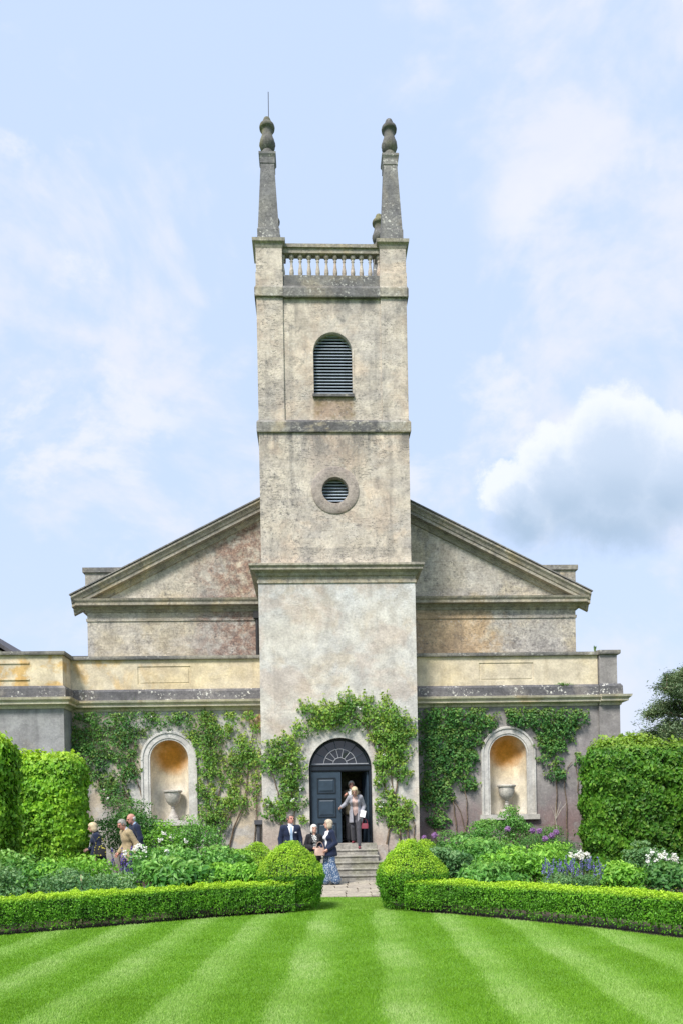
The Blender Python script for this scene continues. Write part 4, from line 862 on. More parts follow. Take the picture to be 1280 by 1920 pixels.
C6=[(5.45,4.60,0.23),(5.79,4.62,0.26),(6.20,4.62,0.29),(6.62,4.61,0.29),(7.03,4.61,0.29),(7.45,4.63,0.20),(6.36,4.20,0.26),(6.78,4.20,0.29),(7.11,4.28,0.20),(6.52,3.79,0.24),(6.30,3.88,0.13),(6.77,3.79,0.20),(6.31,3.38,0.13),(6.76,3.37,0.13),(6.67,2.96,0.20),(6.84,2.88,0.13),(5.29,4.76,0.13),(7.43,3.36,0.15)]
def climber(name, blobs, wy, label, mat, seed, dens, stems, size=0.075, base=None, blooms=0):
    r = np.random.default_rng(seed); Ps, T = [], []
    for (x, z, rad) in blobs:
        n = int(dens*1.15*rad*rad*pi); a = r.uniform(0, 2*pi, n); q = rad*1.33*np.sqrt(r.random(n))*(1+0.25*np.sin(a*3+x*7)+0.15*np.sin(a*5+z*9))
        px, pz = x+q*np.cos(a), z+q*np.sin(a); depth = (0.05+0.26*np.clip(1-(q/(rad*1.3))**2, 0, 1))*r.random(n)**0.7
        Ps.append(np.stack([px, wy-0.03-depth, pz], 1)); T.append(np.clip((pz-z)/rad*0.35-0.1+r.normal(0, .14, n), 0, 0.8))
    # thin whippy shoots round the edges
    shoots = MB()
    for k in range(len(blobs)*5):
        x, z, rad = blobs[r.integers(len(blobs))]; a = r.normal(pi/2, 1.0); L = rad*r.uniform(1.1, 2.6)
        pts = [(x+cos(a)*L*s_+r.normal(0, .015), wy-0.06-0.10*s_*r.random(), z+sin(a)*L*s_) for s_ in np.linspace(0, 1, 5)]
        shoots.tube(pts, [0.006, 0.005, 0.004, 0.003, 0.002], 4); m = int(9+L*14)
        s_ = r.uniform(0.3, 1, m); Ps.append(np.stack([x+np.cos(a)*L*s_, np.full(m, wy-0.10), z+np.sin(a)*L*s_], 1)+r.normal(0, 0.035, (m, 3))*np.array([1, .6, 1])); T.append(r.uniform(0.1, 0.7, m))
    P = np.concatenate(Ps); T = np.concatenate(T); P[:, 1] = np.minimum(P[:, 1], wy-0.02); N = np.tile([0., -1., 0.5], (len(P), 1))
    keep = (P[:, 2] > 0.05) & (P[:, 2] < (5.0 if wy > 1 else 9.0))
    if base: keep &= base(P[:, 0], P[:, 2])
    P, N, T = P[keep], N[keep], T[keep]
    bx = float(np.mean([s_[0][0] for s_ in stems])); off = np.array([bx, wy-0.1, 0.0])
    o = empty(name, off, label, 'climber', 'climbing plants trained on the church wall')
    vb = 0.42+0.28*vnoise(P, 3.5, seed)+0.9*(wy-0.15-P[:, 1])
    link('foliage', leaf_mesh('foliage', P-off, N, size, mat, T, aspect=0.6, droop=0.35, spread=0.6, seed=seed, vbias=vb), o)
    sm = MB()
    for s_ in stems:
        pts = spline([(p[0]-off[0], -0.0 if len(p) < 3 else p[2], p[1]) for p in s_], 14); pts[:, 1] += 0.05
        pts += r.normal(0, 0.012, pts.shape); rad = np.linspace(0.030, 0.010, 14)*r.uniform(0.7, 1.1); sm.tube(pts, rad, 6)
    sm.build('stems', M['bark'], o)
    for q in (shoots,): q.v = [(a-off[0], b-off[1], c-off[2]) for a, b, c in q.v]
    shoots.build('shoots', M['stem_green'], o)
    if blooms:
        k = r.choice(len(P), blooms, replace=False); Q = np.repeat(P[k]-off+np.array([0, -0.05, 0]), 7, 0)+r.normal(0, 0.022, (blooms*7, 3))
        link('blooms', leaf_mesh('blooms', Q, np.tile([0, -1., .3], (len(Q), 1)), 0.05, M['petal_white'], aspect=0.9, seed=seed+9), o)
nichecut = lambda cx: (lambda x, z: ~((np.abs(x-cx) < 0.80) & ((z < 3.58) | ((x-cx)**2+(z-3.58)**2 < 0.80**2))))
doorcut = lambda x, z: ~((np.abs(x) < 0.93) & ((z < 3.12) | (x*x+(z-3.12)**2 < 0.95**2)))
climber('climbing_rose', C1, WY, 'green climber on pale wall between pavilion and left niche, reaching over it', M['climber_leaf_deep'], 51, 560,
        [[(-6.35,0),(-6.45,1.4),(-6.75,2.4),(-6.9,3.2)],[(-6.3,0),(-6.3,1.6),(-6.35,2.5),(-6.5,3.0),(-6.62,3.6)],[(-6.2,0),(-6.15,1.5),(-5.95,2.3),(-6.2,3.4),(-6.1,4.4)],[(-6.9,2.4),(-7.2,2.9),(-7.5,3.4)],[(-6.3,2.2),(-6.55,2.9),(-6.3,3.5),(-6.4,4.2),(-5.6,4.6)]], base=nichecut(-5.13), blooms=5)
climber('climbing_rose', C2, WY, 'loose green climber with bare lower stems between left niche and tower', M['climber_leaf'], 52, 680,
        [[(-3.5,0.2),(-3.2,1.5),(-2.9,2.2),(-2.75,3.2),(-2.6,4.3)],[(-3.9,0.2),(-3.6,1.4),(-3.15,2.1),(-3.1,2.6)],[(-4.1,0.2),(-4.0,1.5),(-4.0,3.0),(-4.0,4.4)],[(-3.8,1.4),(-3.6,2.6),(-3.3,3.4),(-2.8,3.7)],[(-2.7,0.2),(-2.55,1.5),(-2.5,2.8)]], base=nichecut(-5.13))
climber('climbing_rose', C3, 0.0, 'light green rose climbing the tower left of the doorway', M['climber_leaf'], 53, 780,
        [[(-1.3,0.3),(-1.35,1.5),(-1.4,2.4),(-1.5,3.0),(-1.35,3.7)],[(-1.6,0.3),(-1.75,1.6),(-1.5,2.0),(-1.4,2.6),(-1.1,4.1),(-0.5,4.5)],[(-1.7,2.2),(-1.85,2.6),(-1.95,3.1),(-1.9,3.6)]], size=0.08, base=doorcut, blooms=6)
climber('climbing_rose', C4, 0.0, 'green rose climbing right of the doorway and arching over it', M['climber_leaf'], 54, 780,
        [[(1.75,0.3),(1.65,1.4),(1.3,2.4),(1.2,3.2),(0.8,4.2)],[(1.9,0.3),(1.9,1.6),(1.55,2.2),(1.45,3.2),(1.3,4.3)],[(1.2,0.3),(1.4,1.4),(1.6,2.5),(1.7,3.6),(1.5,4.5)],[(1.3,3.5),(0.7,4.4),(0.1,4.7),(-0.1,4.9)],[(2.05,0.3),(2.1,1.5),(1.75,2.1)]], size=0.08, base=doorcut, blooms=8)
climber('wall_creeper', C5, WY, 'dense dark green creeper between the tower and the right niche', M['climber_leaf_deep'], 55, 800,
        [[(3.6,0.2),(3.55,1.5),(3.4,2.4),(3.2,3.6)],[(3.9,0.2),(3.75,1.6),(3.5,2.2)],[(3.7,0.2),(3.9,1.7),(3.85,2.6),(3.9,3.8)],[(3.0,0.2),(2.9,1.6),(2.95,3.0)]], size=0.085, base=nichecut(5.21))
climber('wall_creeper', C6, WY, 'dark green creeper hanging right of the right niche over grey wall', M['climber_leaf_deep'], 56, 780,
        [[(6.6,0.2),(6.65,1.6),(6.7,2.6),(6.6,4.2)],[(6.95,0.2),(7.0,1.7),(6.95,2.8),(7.2,3.3)],[(7.4,2.0),(7.35,2.8),(7.3,3.4)]], size=0.085, base=nichecut(5.21))

# bare pale-stemmed shrub by the right wall
bs = empty('bare_shrub', (6.55, 0.85, 0), 'leafless pale-stemmed shrub against the dark right wall', 'shrub'); bm_ = MB()
for (a, L) in ((-0.35, 0.45), (-0.05, 0.5), (0.25, 0.55), (0.55, 0.6)):
    bm_.tube([(0.0, 0, 1.55), (sin(a)*L*0.5, -0.03, 1.55+cos(a)*L*0.55), (sin(a)*L*1.1, -0.05, 1.55+cos(a)*L)], [0.012, 0.009, 0.004], 5)
bm_.build('branches', M['bark_pale'], bs); MB().tube([(0.03, 0, 0), (0.05, 0, 0.8), (0.0, 0, 1.55)], [0.022, 0.018, 0.013], 6).build('stem', M['bark_pale'], bs)

# ---- border plants
def clump(name, x, y, w, h, label, mat, seed, size=0.09, n=900, cat='plant', group=None, aspect=0.5, z0=0.08, droop=0.15, up=None, flowers=None, fsize=0.05, fmat=None, fz=0.75, spread=0.55, dpt=None, base_z=0.0):
    """leafy mound: leaves on several sub-mounds through a dome, with stems; flowers = number of blooms"""
    r = np.random.default_rng(seed); dpt = dpt or w*0.9
    k = max(5, int(6+w*6)); sub = np.stack([r.uniform(-.5, .5, k)*w*0.75, r.uniform(-.5, .5, k)*dpt*0.75, np.zeros(k)], 1)
    dome = 1-(sub[:, 0]/(w*0.62))**2-(sub[:, 1]/(dpt*0.62))**2; sub[:, 2] = h*np.clip(0.45+0.5*dome, 0.35, 0.97)*r.uniform(0.82, 1.05, k)
    rad = w*r.uniform(0.20, 0.34, k); j = r.integers(0, k, n); dv = unit(r.normal(0, 1, (n, 3))); dv[:, 2] = np.abs(dv[:, 2])*0.9-0.25
    rr = r.random(n)**0.33; P = np.stack([sub[j, 0]+dv[:, 0]*rad[j]*rr, sub[j, 1]+dv[:, 1]*rad[j]*rr, sub[j, 2]*(1-0.45*r.random(n)**2.2)+dv[:, 2]*rad[j]*0.55*rr-rad[j]*0.3], 1)
    P[:, 2] = np.clip(P[:, 2], z0, h*1.04); N = dv*0.7+np.array([0, -0.25, 0.55])
    upv = None if up is None else np.tile([0, 0, up], (n, 1))
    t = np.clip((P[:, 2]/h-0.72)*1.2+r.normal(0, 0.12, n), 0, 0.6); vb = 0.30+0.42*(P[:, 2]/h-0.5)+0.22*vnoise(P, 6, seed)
    o = empty(name, (x, y, base_z), label, cat, group)
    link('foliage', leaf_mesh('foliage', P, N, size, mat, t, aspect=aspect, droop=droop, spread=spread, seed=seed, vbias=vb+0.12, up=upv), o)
    sm = MB()
    for q in range(k): sm.tube([(sub[q, 0]*0.4, sub[q, 1]*0.4, 0), (sub[q, 0]*0.75, sub[q, 1]*0.75, sub[q, 2]*0.5), (sub[q, 0], sub[q, 1], sub[q, 2]*0.9)], [0.012, 0.010, 0.005], 5)
    sm.build('stems', M['stem_green'], o)
    if flowers:
        top = P[P[:, 2] > h*fz]; top = top[np.argsort(top[:, 1])[:max(flowers*4, 10)]]; c = top[r.choice(len(top), min(flowers, len(top)), replace=False)]
        Q = np.repeat(c, 16, 0)+r.normal(0, fsize*0.55, (len(c)*16, 3))+np.array([0, -0.03, 0.03]); Nq = unit(Q-np.repeat(c, 16, 0))+np.array([0, -.6, .4])
        link('blooms', leaf_mesh('blooms', Q, Nq, fsize, fmat, aspect=0.9, fold=0.4, seed=seed+5), o)
    return o
def spikes(o, w, h, n, mat, seed, L=0.22, fs=0.02, cnt=42):
    r = np.random.default_rng(seed); Q, st = [], MB()
    for i in range(n):
        x, y = r.uniform(-.5, .5)*w, r.uniform(-.5, .5)*w*0.8; hh = h*r.uniform(0.8, 1.08); lx, ly = r.normal(0, .05), r.normal(0, .05)
        st.tube([(x*0.7, y*0.7, 0.1), (x, y, hh-L), (x+lx, y+ly, hh)], [0.006, 0.005, 0.002], 4)
        s_ = r.random(cnt); a = r.uniform(0, 6.28, cnt); rad = 0.022*(1.15-s_); Q.append(np.stack([x+lx*s_+rad*np.cos(a), y+ly*s_+rad*np.sin(a), hh-L+L*s_], 1))
    Q = np.concatenate(Q); link('flower_spikes', leaf_mesh('flower_spikes', Q, r.normal(0, 1, (len(Q), 3)), fs, mat, aspect=0.85, seed=seed), o); st.build('flower_stems', M['stem_green'], o)
gL, gR = 'plants in the left border', 'plants in the right border'
B = [  # name, x, y, w, h, label, material, leaf size, leaves, kwargs
 ('rose_bush', -6.1, -9.6, 1.3, 0.92, 'dark green rose bush at the far left edge behind the low hedge', 'blue_leaf', 0.065, 2300, dict(group=gL)),
 ('rose_bush', -5.05, -9.0, 1.2, 0.82, 'bluish rose bush left of the wooden stake', 'blue_leaf', 0.065, 2200, dict(group=gL)),
 ('peony', -6.5, -7.6, 1.5, 1.05, 'leafy mound in front of the nearer left hedge block', 'peony_leaf', 0.10, 1500, dict(group=gL)),
 ('peony', -5.35, -7.4, 1.3, 1.02, 'green mound below the walking woman with the flowered bag', 'fresh_leaf', 0.08, 1500, dict(group=gL)),
 ('hardy_geranium', -4.35, -8.7, 0.95, 0.72, 'dark bluish low mound below the violet spikes', 'blue_leaf', 0.055, 1900, dict(group=gL)),
 ('delphinium', -4.50, -7.5, 0.55, 0.70, 'violet flower spikes in front of the man in the tan jacket', 'fresh_leaf', 0.06, 700, dict(group=gL)),
 ('peony', -3.75, -7.3, 1.15, 1.20, 'tall light green shrub in front of the left niche', 'peony_leaf', 0.085, 2300, dict(group=gL, flowers=5, fsize=0.045, fmat='petal_white')),
 ('peony', -3.35, -8.6, 1.15, 0.95, 'large glossy peony mound behind the middle of the left hedge', 'peony_leaf', 0.13, 1500, dict(group=gL, aspect=0.42)),
 ('peony', -2.85, -6.9, 1.1, 1.12, 'light green mound behind the glossy peony', 'peony_leaf', 0.09, 1900, dict(group=gL)),
 ('peony', -2.25, -8.1, 0.95, 0.86, 'mid green peony beside the left topiary', 'fresh_leaf', 0.10, 1500, dict(group=gL, aspect=0.42)),
 ('peony', -2.35, -6.2, 0.8, 0.95, 'pale green mound between the two left topiaries', 'fresh_leaf', 0.075, 1300, dict(group=gL)),
 ('rose_bush', -6.1, -0.1, 1.8, 2.5, 'dark green shrub against the wall behind the three walkers', 'shade_leaf', 0.08, 3600, dict(group=gL, z0=0.1)),
 ('spindle_shrub', -5.10, -0.3, 1.7, 1.80, 'yellow-green shrub growing below the left niche urn', 'fresh_leaf', 0.07, 2700, dict(group=gL, flowers=6, fsize=0.05, fmat='petal_white', fz=0.5)),
 ('rose_bush', -4.1, -0.6, 1.35, 1.85, 'rounded green shrub left of the bare climber stems', 'peony_leaf', 0.07, 2300, dict(group=gL)),
 ('hosta', -3.2, -1.0, 1.0, 0.95, 'low green plant at the foot of the wall beside the tower', 'fresh_leaf', 0.10, 900, dict(group=gL)),
 ('rose_bush', -4.4, -4.6, 1.3, 0.95, 'white-flecked green mound right of the tan jacket', 'peony_leaf', 0.07, 2300, dict(group=gL, flowers=9, fsize=0.05, fmat='petal_white')),
 ('peony', 1.75, -7.2, 1.05, 1.05, 'pale green leafy mound beside the right topiary', 'blue_leaf', 0.085, 1900, dict(group=gR)),
 ('peony', 2.55, -6.0, 1.15, 1.18, 'tall pale leafy mound below the right creeper', 'peony_leaf', 0.085, 2300, dict(group=gR)),
 ('peony', 2.35, -8.3, 1.1, 0.78, 'pale lobed-leaf peony right behind the right hedge start', 'peony_leaf', 0.12, 1300, dict(group=gR, aspect=0.38)),
 ('peony', 3.2, -7.1, 1.15, 0.98, 'broad peony mound left of the blue catmint', 'fresh_leaf', 0.11, 1600, dict(group=gR, aspect=0.42)),
 ('catmint', 3.78, -8.7, 1.05, 0.62, 'grey-leaved catmint with lavender-blue flower spikes', 'blue_leaf', 0.045, 2000, dict(group=gR)),
 ('peony', 4.15, -6.4, 1.0, 0.85, 'bright green mound behind the blue catmint', 'fresh_leaf', 0.09, 1400, dict(group=gR)),
 ('peony', 4.85, -8.2, 1.05, 0.66, 'mid green mound right of the blue catmint', 'fresh_leaf', 0.11, 1300, dict(group=gR, aspect=0.4)),
 ('phlox', 6.05, -6.6, 1.0, 0.98, 'clump of white flowers in front of the right hedge', 'blue_leaf', 0.07, 1500, dict(group=gR, flowers=17, fsize=0.045, fmat='petal_white', fz=0.55)),
 ('peony', 5.75, -8.6, 1.1, 0.72, 'dark green mound at the right edge behind the low hedge', 'shade_leaf', 0.10, 1300, dict(group=gR)),
 ('peony', 6.95, -7.4, 1.0, 0.85, 'green mound below the nearer right hedge block', 'blue_leaf', 0.08, 1300, dict(group=gR)),
 ('sweet_rocket', 5.35, -3.7, 0.85, 0.92, 'small white-flowered plant left of the tall right hedge', 'blue_leaf', 0.06, 1100, dict(group=gR, flowers=16, fsize=0.055, fmat='petal_white', fz=0.6)),
 ('rose_bush', 5.12, 0.15, 1.0, 2.02, 'upright leafy shrub hiding the foot of the right urn', 'peony_leaf', 0.07, 2000, dict(group=gR)),
 ('dome_shrub', 5.75, -0.9, 1.35, 1.38, 'rounded dark green fine-leaved shrub right of the right urn', 'shade_leaf', 0.045, 4200, dict(group=gR)),
 ('rose_bush', 4.05, -0.2, 1.1, 1.70, 'leafy shrub left of the right niche foot', 'peony_leaf', 0.07, 2000, dict(group=gR)),
 ('peony', 3.0, -1.2, 1.3, 1.32, 'green mound against the wall beside the tower, right of the steps', 'shade_leaf', 0.08, 1900, dict(group=gR)),
 ('peony', 3.6, -3.6, 1.4, 1.15, 'light green mound under the mauve flower globes', 'peony_leaf', 0.085, 2200, dict(group=gR)),
 ('peony', 4.75, -4.6, 1.1, 1.0, 'feathery green mound below the small white-flowered plant', 'fresh_leaf', 0.07, 1700, dict(group=gR)),
]
for i, (nm, x_, y_, w_, h_, lab, mt, sz, cnt, kw) in enumerate(B):
    kw = dict(kw)
    if 'fmat' in kw: kw['fmat'] = M[kw['fmat']]
    o = clump(nm, x_, y_, w_*1.05, h_*(1.16 if y_ < -4 else 1.05), lab, M[mt], 200+i, size=sz, n=int(cnt*1.6), **kw)
    if nm == 'delphinium': spikes(o, 0.40, 1.18, 7, M['petal_violet'], 77, L=0.34, fs=0.035)
    if nm == 'catmint': spikes(o, 1.05, 0.84, 44, M['petal_blue'], 78, L=0.20, fs=0.024)
AL = [(1.98, -2.9, 1.15, 'small mauve flower globe nearest the tower, behind the right topiary'), (2.2, -3.2, 1.21, 'second mauve flower globe from the tower, larger than the first'), (4.02, -3.3, 1.33, 'mauve flower globe standing tallest, left of the close group'), (4.62, -3.4, 1.28, 'left globe of the close group of mauve flowers'), (4.76, -3.5, 1.27, 'right globe of the upper pair of mauve flowers'),
      (4.66, -4.3, 1.10, 'lowest mauve flower globe of the close group'), (4.88, -4.1, 1.16, 'mauve globe just above the lowest one'), (5.05, -3.9, 1.24, 'rightmost mauve flower globe, near the white-flowered plant')]
for i, (x_, y_, h_, lab) in enumerate(AL):
    r = np.random.default_rng(300+i); o = empty('allium', (x_, y_, 0), lab, 'flower', 'mauve allium globes in the right border')
    MB().tube([(0, 0, 0), (r.normal(0, .01), 0, h_*0.5), (0, 0, h_)], [0.008, 0.007, 0.006], 5).build('stem', M['stem_green'], o)
    D_ = unit(r.normal(0, 1, (240, 3))); rad = 0.072 if i else 0.060
    link('flower_head', leaf_mesh('flower_head', D_*rad*r.uniform(0.75, 1.05, (240, 1))+np.array([0, 0, h_]), D_, 0.032, M['petal_mauve'], aspect=0.6, seed=300+i), o)
    MB().lathe([(0.005, -0.05), (0.035, -0.03), (0.05, 0), (0.035, 0.03), (0.005, 0.05)], (0, 0, h_), 8).build('flower_core', M['petal_mauve'], o)
stk = MB().tube([(0, 0, 0), (0.01, 0, 0.78)], [0.016, 0.014], 8).build('plant_stake', M['cane'], None, (-4.72, -9.35, 0)); tag(stk, 'short pale wooden stake standing in the left border', 'stake')
wd = clump('parapet_weed', 8.02, 1.3, 0.10, 0.22, 'tiny weed sprouting from the right wing coping', M['shade_leaf'], 401, size=0.04, n=40, base_z=6.73)
wd2 = clump('parapet_weed', 7.0, 1.12, 0.55, 0.12, 'mossy weed on the dark ledge near the right end', M['peony_leaf'], 402, size=0.035, n=160, base_z=5.66, dpt=0.1, z0=0.0)

# ---- cedar beyond the right hedge
def cedar(x, y, H, seed):
    r = np.random.default_rng(seed); o = empty('cedar_tree', (x, y, 0), 'dark spreading cedar rising behind the right hedge', 'tree')
    MB().tube([(0, 0, 0), (0.1, 0, H*0.4), (0.0, 0.1, H*0.75), (0.1, 0, H)], [0.5, 0.38, 0.2, 0.05], 10).build('trunk', M['bark'], o)
    Ps, Ns, br = [], [], MB()
    for i in range(46):
        z = H*(0.16+0.80*(i/46)); a = i*2.4+r.normal(0, .2); L = (H*0.46)*(1-(z/H)**1.6*0.75)*r.uniform(0.75, 1.1)
        e = np.array([cos(a)*L, sin(a)*L, z+L*r.uniform(-0.05, 0.40)]); s0 = np.array([0, 0, z]); m_ = (s0+e)/2+np.array([0, 0, L*0.10])
        br.tube([tuple(s0), tuple(m_), tuple(e)], [0.10, 0.06, 0.02], 6)
        for k in range(22):
            f = r.uniform(0.30, 1.0); q = s0*(1-f)**2+2*m_*f*(1-f)+e*f*f; sd = r.normal(0, 1, 3); sd[2] *= 0.5; sd = sd/np.linalg.norm(sd); l2 = L*0.30*r.uniform(0.5, 1.1)
            tip = q+sd*l2+np.array([0, 0, 0.12]); br.tube([tuple(q), tuple(tip)], [0.02, 0.006], 4)
            n = 64; ff = r.random(n)[:, None]; c = q*(1-ff)+tip*ff+r.normal(0, 1, (n, 3))*np.array([0.22, 0.22, 0.16]); Ps.append(c); Ns.append(np.tile([0, 0, 1.], (n, 1))+sd*0.5)
    P = np.concatenate(Ps); N = np.concatenate(Ns); vb = 0.45+0.3*vnoise(P, 1.3, seed)
    link('crown', leaf_mesh('crown', P, N, 0.20, M['cedar_needle'], aspect=0.22, droop=-0.1, spread=0.5, seed=seed, vbias=vb), o)
    br.build('branches', M['bark'], o)
cedar(21.4, 22.0, 10.5, 61)

for ob_ in bpy.data.objects:
    if ob_.parent and ob_.name.split('.')[0] in ('foliage', 'stems', 'shoots', 'blooms', 'flower_spikes', 'flower_stems', 'branches', 'crown', 'flower_head', 'shade_core', 'block_shade_core'): ob_['kind'] = 'stuff'

# ------------------------------------------------------------------ people (one continuous surface per body, clothes as shells over it)
def surface_nets(D, org, h):
    """smooth iso-surface of a sampled distance field"""
    s = D < 0; nx, ny, nz = D.shape
    c = np.zeros((nx-1, ny-1, nz-1), np.int8)
    for i in (0, 1):
        for j in (0, 1):
            for k in (0, 1): c += s[i:nx-1+i, j:ny-1+j, k:nz-1+k]
    act = (c > 0) & (c < 8); idx = -np.ones(act.shape, np.int64); cells = np.argwhere(act); idx[act] = np.arange(len(cells))
    acc = np.zeros((len(cells), 3)); cnt = np.zeros(len(cells)); x, y, z = cells.T
    cor = [(i, j, k) for i in (0, 1) for j in (0, 1) for k in (0, 1)]
    for a in cor:
        for ax in range(3):
            if a[ax]: continue
            b = list(a); b[ax] = 1
            va = D[x+a[0], y+a[1], z+a[2]]; vb = D[x+b[0], y+b[1], z+b[2]]; m = (va < 0) != (vb < 0)
            t = np.where(m, va/np.where(m, va-vb, 1), 0); p = np.tile(np.array(a, float), (len(cells), 1)); p[:, ax] += t
            acc[m] += p[m]; cnt[m] += 1
    V = (cells+acc/np.maximum(cnt, 1)[:, None])*h+org; F = []
    for ax in range(3):
        sl0 = [slice(None)]*3; sl1 = [slice(None)]*3; sl0[ax] = slice(0, -1); sl1[ax] = slice(1, None)
        e = np.argwhere(s[tuple(sl0)] != s[tuple(sl1)]); o1, o2 = [q for q in range(3) if q != ax]
        e = e[(e[:, o1] > 0) & (e[:, o2] > 0) & (e[:, o1] < D.shape[o1]-1) & (e[:, o2] < D.shape[o2]-1)]
        u1 = np.zeros(3, int); u1[o1] = 1; u2 = np.zeros(3, int); u2[o2] = 1
        q = np.stack([idx[tuple((e-u1-u2).T)], idx[tuple((e-u2).T)], idx[tuple(e.T)], idx[tuple((e-u1).T)]], 1)
        flip = s[tuple(e.T)] if ax != 1 else ~s[tuple(e.T)]
        q[~flip] = q[~flip][:, ::-1]; F.append(q)
    return V, np.concatenate(F)
def field(prims, h, k, cuts=()):
    lo = np.min([p['lo'] for p in prims], 0)-0.05; hi = np.max([p['hi'] for p in prims], 0)+0.05
    n = np.ceil((hi-lo)/h).astype(int)+1; D = np.full(n, 0.5)
    ax = [lo[i]+h*np.arange(n[i]) for i in range(3)]
    for p in prims:
        a = np.maximum(((p['lo']-0.07-lo)/h).astype(int), 0); b = np.minimum(((p['hi']+0.07-lo)/h).astype(int)+2, n)
        X, Y, Z = np.meshgrid(ax[0][a[0]:b[0]], ax[1][a[1]:b[1]], ax[2][a[2]:b[2]], indexing='ij')
        d = p['f'](X, Y, Z); sub = D[a[0]:b[0], a[1]:b[1], a[2]:b[2]]; kk = p.get('k', k)
        q = np.clip(0.5+0.5*(sub-d)/kk, 0, 1); D[a[0]:b[0], a[1]:b[1], a[2]:b[2]] = sub*(1-q)+d*q-kk*q*(1-q)
    if cuts:
        X, Y, Z = np.meshgrid(*ax, indexing='ij')
        for c in cuts: D = np.maximum(D, c(X, Y, Z))
    return D, lo
def cap(a, b, ra, rb, k=None):
    a, b = np.array(a, float), np.array(b, float); r = max(ra, rb)
    def f(X, Y, Z):
        d = b-a; t = np.clip(((X-a[0])*d[0]+(Y-a[1])*d[1]+(Z-a[2])*d[2])/(d@d+1e-9), 0, 1)
        return np.sqrt((X-a[0]-t*d[0])**2+(Y-a[1]-t*d[1])**2+(Z-a[2]-t*d[2])**2)-(ra+(rb-ra)*t)
    p = dict(f=f, lo=np.minimum(a, b)-r, hi=np.maximum(a, b)+r)
    if k: p['k'] = k
    return p
def ell(c, r, k=None, yaw=0.0, pitch=0.0):
    c, r = np.array(c, float), np.array(r, float); Rm = np.array(Matrix.Rotation(yaw, 3, 'Z') @ Matrix.Rotation(pitch, 3, 'X')).T; R_ = r.max()
    def f(X, Y, Z):
        x, y, z = X-c[0], Y-c[1], Z-c[2]
        u_, v_, w_ = Rm[0, 0]*x+Rm[0, 1]*y+Rm[0, 2]*z, Rm[1, 0]*x+Rm[1, 1]*y+Rm[1, 2]*z, Rm[2, 0]*x+Rm[2, 1]*y+Rm[2, 2]*z
        k0 = np.sqrt((u_/r[0])**2+(v_/r[1])**2+(w_/r[2])**2); k1 = np.sqrt((u_/r[0]**2)**2+(v_/r[1]**2)**2+(w_/r[2]**2)**2)
        return k0*(k0-1)/np.maximum(k1, 1e-6)
    p = dict(f=f, lo=c-R_, hi=c+R_)
    if k: p['k'] = k
    return p
def sdf_obj(name, prims, mat, parent, h=0.013, k=0.03, cuts=()):
    D, lo = field(prims, h, k, cuts); V, F = surface_nets(D, lo, h)
    return link(name, raw_mesh(name, V, F, mat, smooth=True), parent)

def cloth(name, c, rough=0.85, var=0.2, scale=25.0): return simple(name, c, rough, var, scale, 0.25, bump=0.3, sheen=0.15)
def pattern(name, c1, c2, scale, thr):
    def fn(g, b):
        p = g.new('ShaderNodeTexCoord').outputs['Object']; n = g.voro(p, scale)
        g.put(b.inputs['Base Color'], g.mix(g.rng(n, thr-0.08, thr+0.08), c1, c2)); b.inputs['Roughness'].default_value = 0.8
    return material(name, fn)
simple('skin', (0.56, 0.33, 0.25), 0.55, 0.10, 8.0, 0.4); simple('skin_ruddy', (0.55, 0.27, 0.21), 0.55, 0.12, 8.0, 0.4)
simple('eye_dark', (0.03, 0.025, 0.02), 0.3, 0.1); simple('lip', (0.42, 0.14, 0.12), 0.5, 0.1)
simple('hair_grey', (0.30, 0.28, 0.26), 0.6, 0.4, 40.0); simple('hair_white', (0.66, 0.64, 0.60), 0.6, 0.2, 40.0)
simple('hair_blond', (0.58, 0.47, 0.30), 0.55, 0.3, 40.0); simple('hair_ash', (0.48, 0.40, 0.30), 0.55, 0.35, 40.0); simple('hair_dark', (0.13, 0.115, 0.105), 0.55, 0.4, 40.0)
cloth('navy', (0.012, 0.020, 0.050)); cloth('black_wool', (0.016, 0.016, 0.020)); cloth('tan', (0.37, 0.29, 0.17)); cloth('grey_coat', (0.30, 0.30, 0.34))
cloth('charcoal', (0.05, 0.05, 0.06)); cloth('tweed', (0.07, 0.06, 0.04)); cloth('white_shirt', (0.74, 0.75, 0.78), var=0.05); cloth('blue_shirt', (0.40, 0.55, 0.72), var=0.05)
cloth('pale_tie', (0.30, 0.42, 0.58)); cloth('pink_top', (0.58, 0.42, 0.38)); cloth('cream', (0.55, 0.50, 0.36)); cloth('jeans', (0.16, 0.20, 0.30))
simple('beige_leather', (0.52, 0.36, 0.29), 0.5, 0.12); simple('burgundy', (0.20, 0.03, 0.05), 0.4, 0.15); simple('shoe_black', (0.012, 0.012, 0.013), 0.35, 0.1); simple('paper', (0.8, 0.8, 0.8), 0.8, 0.03)
pattern('blue_print', (0.62, 0.68, 0.74), (0.055, 0.11, 0.22), 36.0, 0.36); pattern('mono_print', (0.70, 0.70, 0.68), (0.02, 0.02, 0.02), 34.0, 0.45); pattern('floral_bag', (0.50, 0.46, 0.06), (0.012, 0.012, 0.014), 16.0, 0.28)

